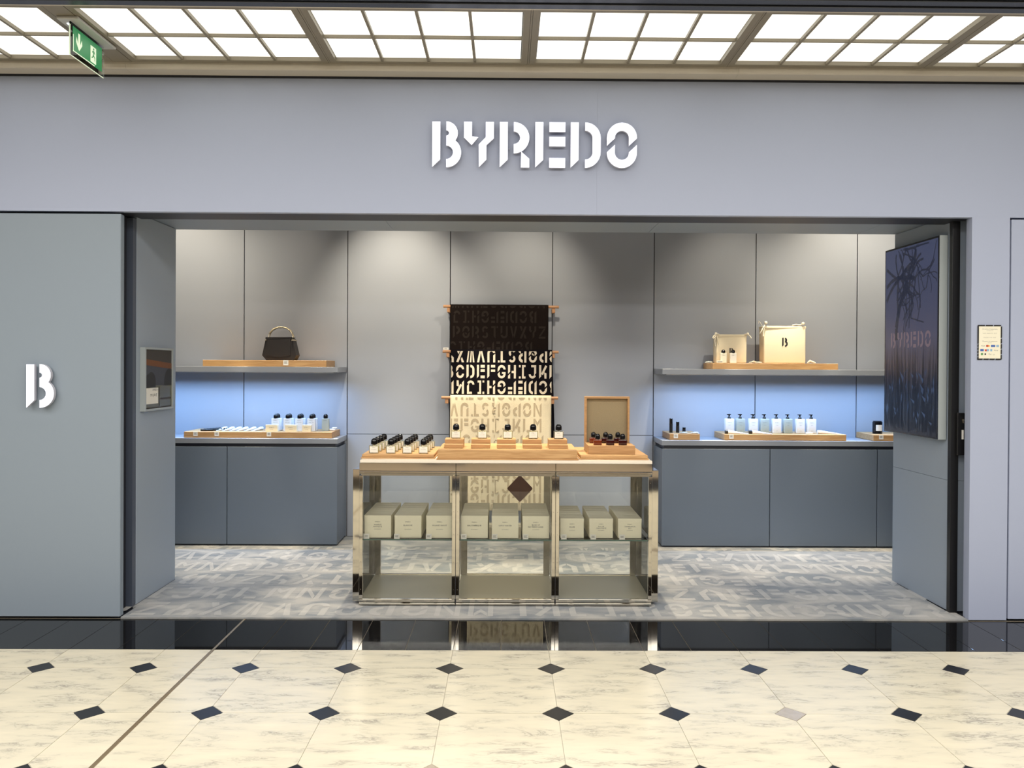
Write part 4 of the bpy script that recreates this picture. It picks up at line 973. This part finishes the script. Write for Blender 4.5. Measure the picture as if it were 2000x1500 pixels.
# branches
rnd = random.Random(4); br = MB()
def branch(p, a, L, w_, dep):
    pts = [p]; 
    for k_ in range(5):
        a += rnd.uniform(-.45, .45); p = (p[0] + math.cos(a) * L / 5, p[1] + math.sin(a) * L / 5 * .55); pts.append(p)
    pts = [(max(.01, min(.99, x)), max(.45, min(.99, y))) for x, y in pts]
    for (x0, y0), (x1, y1_) in zip(pts, pts[1:]):
        if abs(x0 - x1) + abs(y0 - y1_) < .004: continue
        L1 = math.hypot(x1 - x0, y1_ - y0); nx, ny = -(y1_ - y0) / L1 * w_, (x1 - x0) / L1 * w_ * .55
        br.prism([(x0 + nx, y0 + ny), (x0 - nx, y0 - ny), (x1 - nx * .8, y1_ - ny * .8), (x1 + nx * .8, y1_ + ny * .8)], S(1), 0)
    if dep: 
        for k_ in (2, 3, 5): branch(pts[k_], a + rnd.uniform(.5, 1.1) * rnd.choice((-1, 1)), L * .65, w_ * .62, dep - 1)
branch((.24, .50), 1.9, .6, .034, 2); branch((.02, .72), .5, .6, .022, 2); branch((.02, .80), .2, .6, .020, 2); branch((.02, .90), -.3, .6, .016, 2); branch((.30, .97), -.8, .5, .014, 1); branch((.35, .97), -.1, .5, .010, 1); branch((.95, .90), 3.6, .3, .009, 1); branch((.70, .66), 1.5, .35, .009, 0)
br.build('branch_layer', 'scr_branch', sc_)
tw = MB(); x = .12
for ch in 'BYREDO':
    for poly in GL[ch]: tw.prism([(x + u * .155, .455 + v * .085) for u, v in poly], S(2), 0)
    x += .134
tw.build('lettering', 'scr_pink', sc_)
gr = MB(); gb_ = MB()
for k_ in range(150):
    x = rnd.random(); h_ = rnd.uniform(.14, .50) * (1 if rnd.random() > .3 else .7); w2 = rnd.uniform(.008, .022); l = rnd.uniform(-.05, .05); z0 = rnd.uniform(.0, .06)
    pts = [(min(.99, max(.01, a_)), b2) for a_, b2 in ((x - w2, z0), (x + w2, z0), (x + l, z0 + h_))]
    if pts[0][0] < pts[1][0] - .004: gr.prism(pts, S(3), 0)
for k_ in range(46):
    x = rnd.uniform(.04, .95); z0 = rnd.uniform(.02, .30); h_ = rnd.uniform(.02, .07); l = rnd.uniform(-.08, .08)
    pts = [(min(.99, max(.01, a_)), b2) for a_, b2 in ((x, z0), (x + .016, z0 + h_ * .5), (x + l, z0 + h_), (x - .010 + l * .4, z0 + h_ * .55))]
    gb_.prism(pts, S(4), 0)
gr.build('grass_layer', 'scr_grass', sc_)['kind'] = 'stuff'; gb_.build('leaf_layer', 'scr_blade', sc_)['kind'] = 'stuff'

# ================================================================== PAYMENT NOTICE
A, B = at(1909.5, 634.5, .0), at(1957.5, 703, .0); w_, h_ = B.x - A.x, A.z - B.z
t = thing('payment_notice', ((A.x + B.x) / 2, .0048, B.z), 'cream notice with black dashed border and payment logos on the right pier', 'notice')
MB().box(-w_ / 2 + .010, w_ / 2 - .008, -.003, -.0002, .008, h_ - .008).build('paper', 'cream2', t)
a = MB(); f_ = lambda u, v, w2: (u, -.0034 - w2, v); bw = .0075
def dash(u0, u1, v0, v1, n, vert):
    for k_ in range(n):
        s0, s1 = k_ / n, (k_ + 1) / n - .04
        if vert: a.prism([(u0, v0 + (v1 - v0) * s0), (u1, v0 + (v1 - v0) * s0 + .004), (u1, v0 + (v1 - v0) * s1 + .004), (u0, v0 + (v1 - v0) * s1)], f_, .001)
        else: a.prism([(u0 + (u1 - u0) * s0, v0), (u0 + (u1 - u0) * s1, v0), (u0 + (u1 - u0) * s1 + .003, v1), (u0 + (u1 - u0) * s0 + .003, v1)], f_, .001)
dash(-w_ / 2, w_ / 2 - .004, h_ - bw, h_, 3, False); dash(-w_ / 2, w_ / 2 - .004, 0, bw, 4, False)
dash(-w_ / 2, -w_ / 2 + bw, .0, h_ * .45, 5, True); dash(-w_ / 2, -w_ / 2 + bw, h_ * .45, h_ - .004, 1, True); dash(w_ / 2 - bw - .002, w_ / 2 - .002, .0, h_ * .62, 4, True); dash(w_ / 2 - bw - .002, w_ / 2 - .002, h_ * .62, h_ - .008, 1, True)
a.build('border', 'ink', t)
a = MB()
def line(s, size, fy, dx_=0): add_text(a, s, size, lambda x, y: (x + dx_, -.0032, h_ * fy + y))
line("Horaires d'ouverture", .0105, .865); line('Opening hours', .0065, .83); line('Lundi - Samedi 9:00 - 20:00', .0075, .75); line('Dimanche 10:00 - 18:00', .0075, .63)
line('Moyens de paiement', .0105, .515); line('Payment', .0065, .48)
line('VISA', .0125, .38, -w_ * .27); line('Alipay', .010, .26, w_ * .25); line('Pay', .012, .145, .002); line('UP', .010, .13, w_ * .16)
a.build('print', 'greyink', t)
for n_, c_ in (('lred', (.55, .05, .03)), ('lorange', (.85, .32, .05)), ('lblue', (.05, .12, .40)), ('lsky', (.25, .42, .60)), ('lgreen', (.12, .30, .10))): M[n_] = mat(n_, c_, .5)
def lg_(m_, u0, u1, v0, v1, circ=False):
    b = MB(); c0, c1 = (u0 + u1) / 2 * w_, (v0 + v1) / 2 * h_
    p = arcp(c0, c1, (u1 - u0) / 2 * w_, 0, 337, 14) if circ else [(u0 * w_, v0 * h_), (u1 * w_, v0 * h_), (u1 * w_, v1 * h_), (u0 * w_, v1 * h_)]
    b.prism(p, lambda u, v, w2: (u, -.00325, v), 0).build('logo', m_, t)
lg_('lred', -.15, -.06, .37, .43, True); lg_('lorange', -.09, -.01, .385, .43, True) if False else lg_('lorange', -.085, .0, .372, .428, True)
lg_('lblue', .05, .22, .37, .43); lg_('lsky', .26, .37, .37, .43); lg_('lblue', -.38, -.24, .245, .31); lg_('lred', -.20, -.12, .245, .30); lg_('lsky', -.12, -.03, .245, .31); lg_('lsky', .02, .10, .245, .31)
lg_('lgreen', -.36, -.26, .13, .20, True); lg_('ink', -.21, -.14, .135, .19, True)

# ================================================================== DOOR LOCK PLATE
A, B = at(1871.5, 806.5, .10), at(1888, 890, .10)
t = thing('door_lock', (B.x - .02, .11, B.z), 'black lock plate with brass cylinder on the right edge of the opening', 'lock')
h_ = A.z - B.z; MB().box(-.032, .014, 0, .018, 0, h_, .004, 2).build('plate', 'blackmetal', t)
MB().lathe([(.006, -.004), (.006, 0)], (.002, 0, h_ * .83), 14, 'y').box(-.001, .005, -.003, -.0003, h_ * .76, h_ * .82).build('cylinder', 'gold', t)
MB().box(-.006, .006, -.0018, -.0002, h_ * .38, h_ * .60).build('tag', 'card', t)
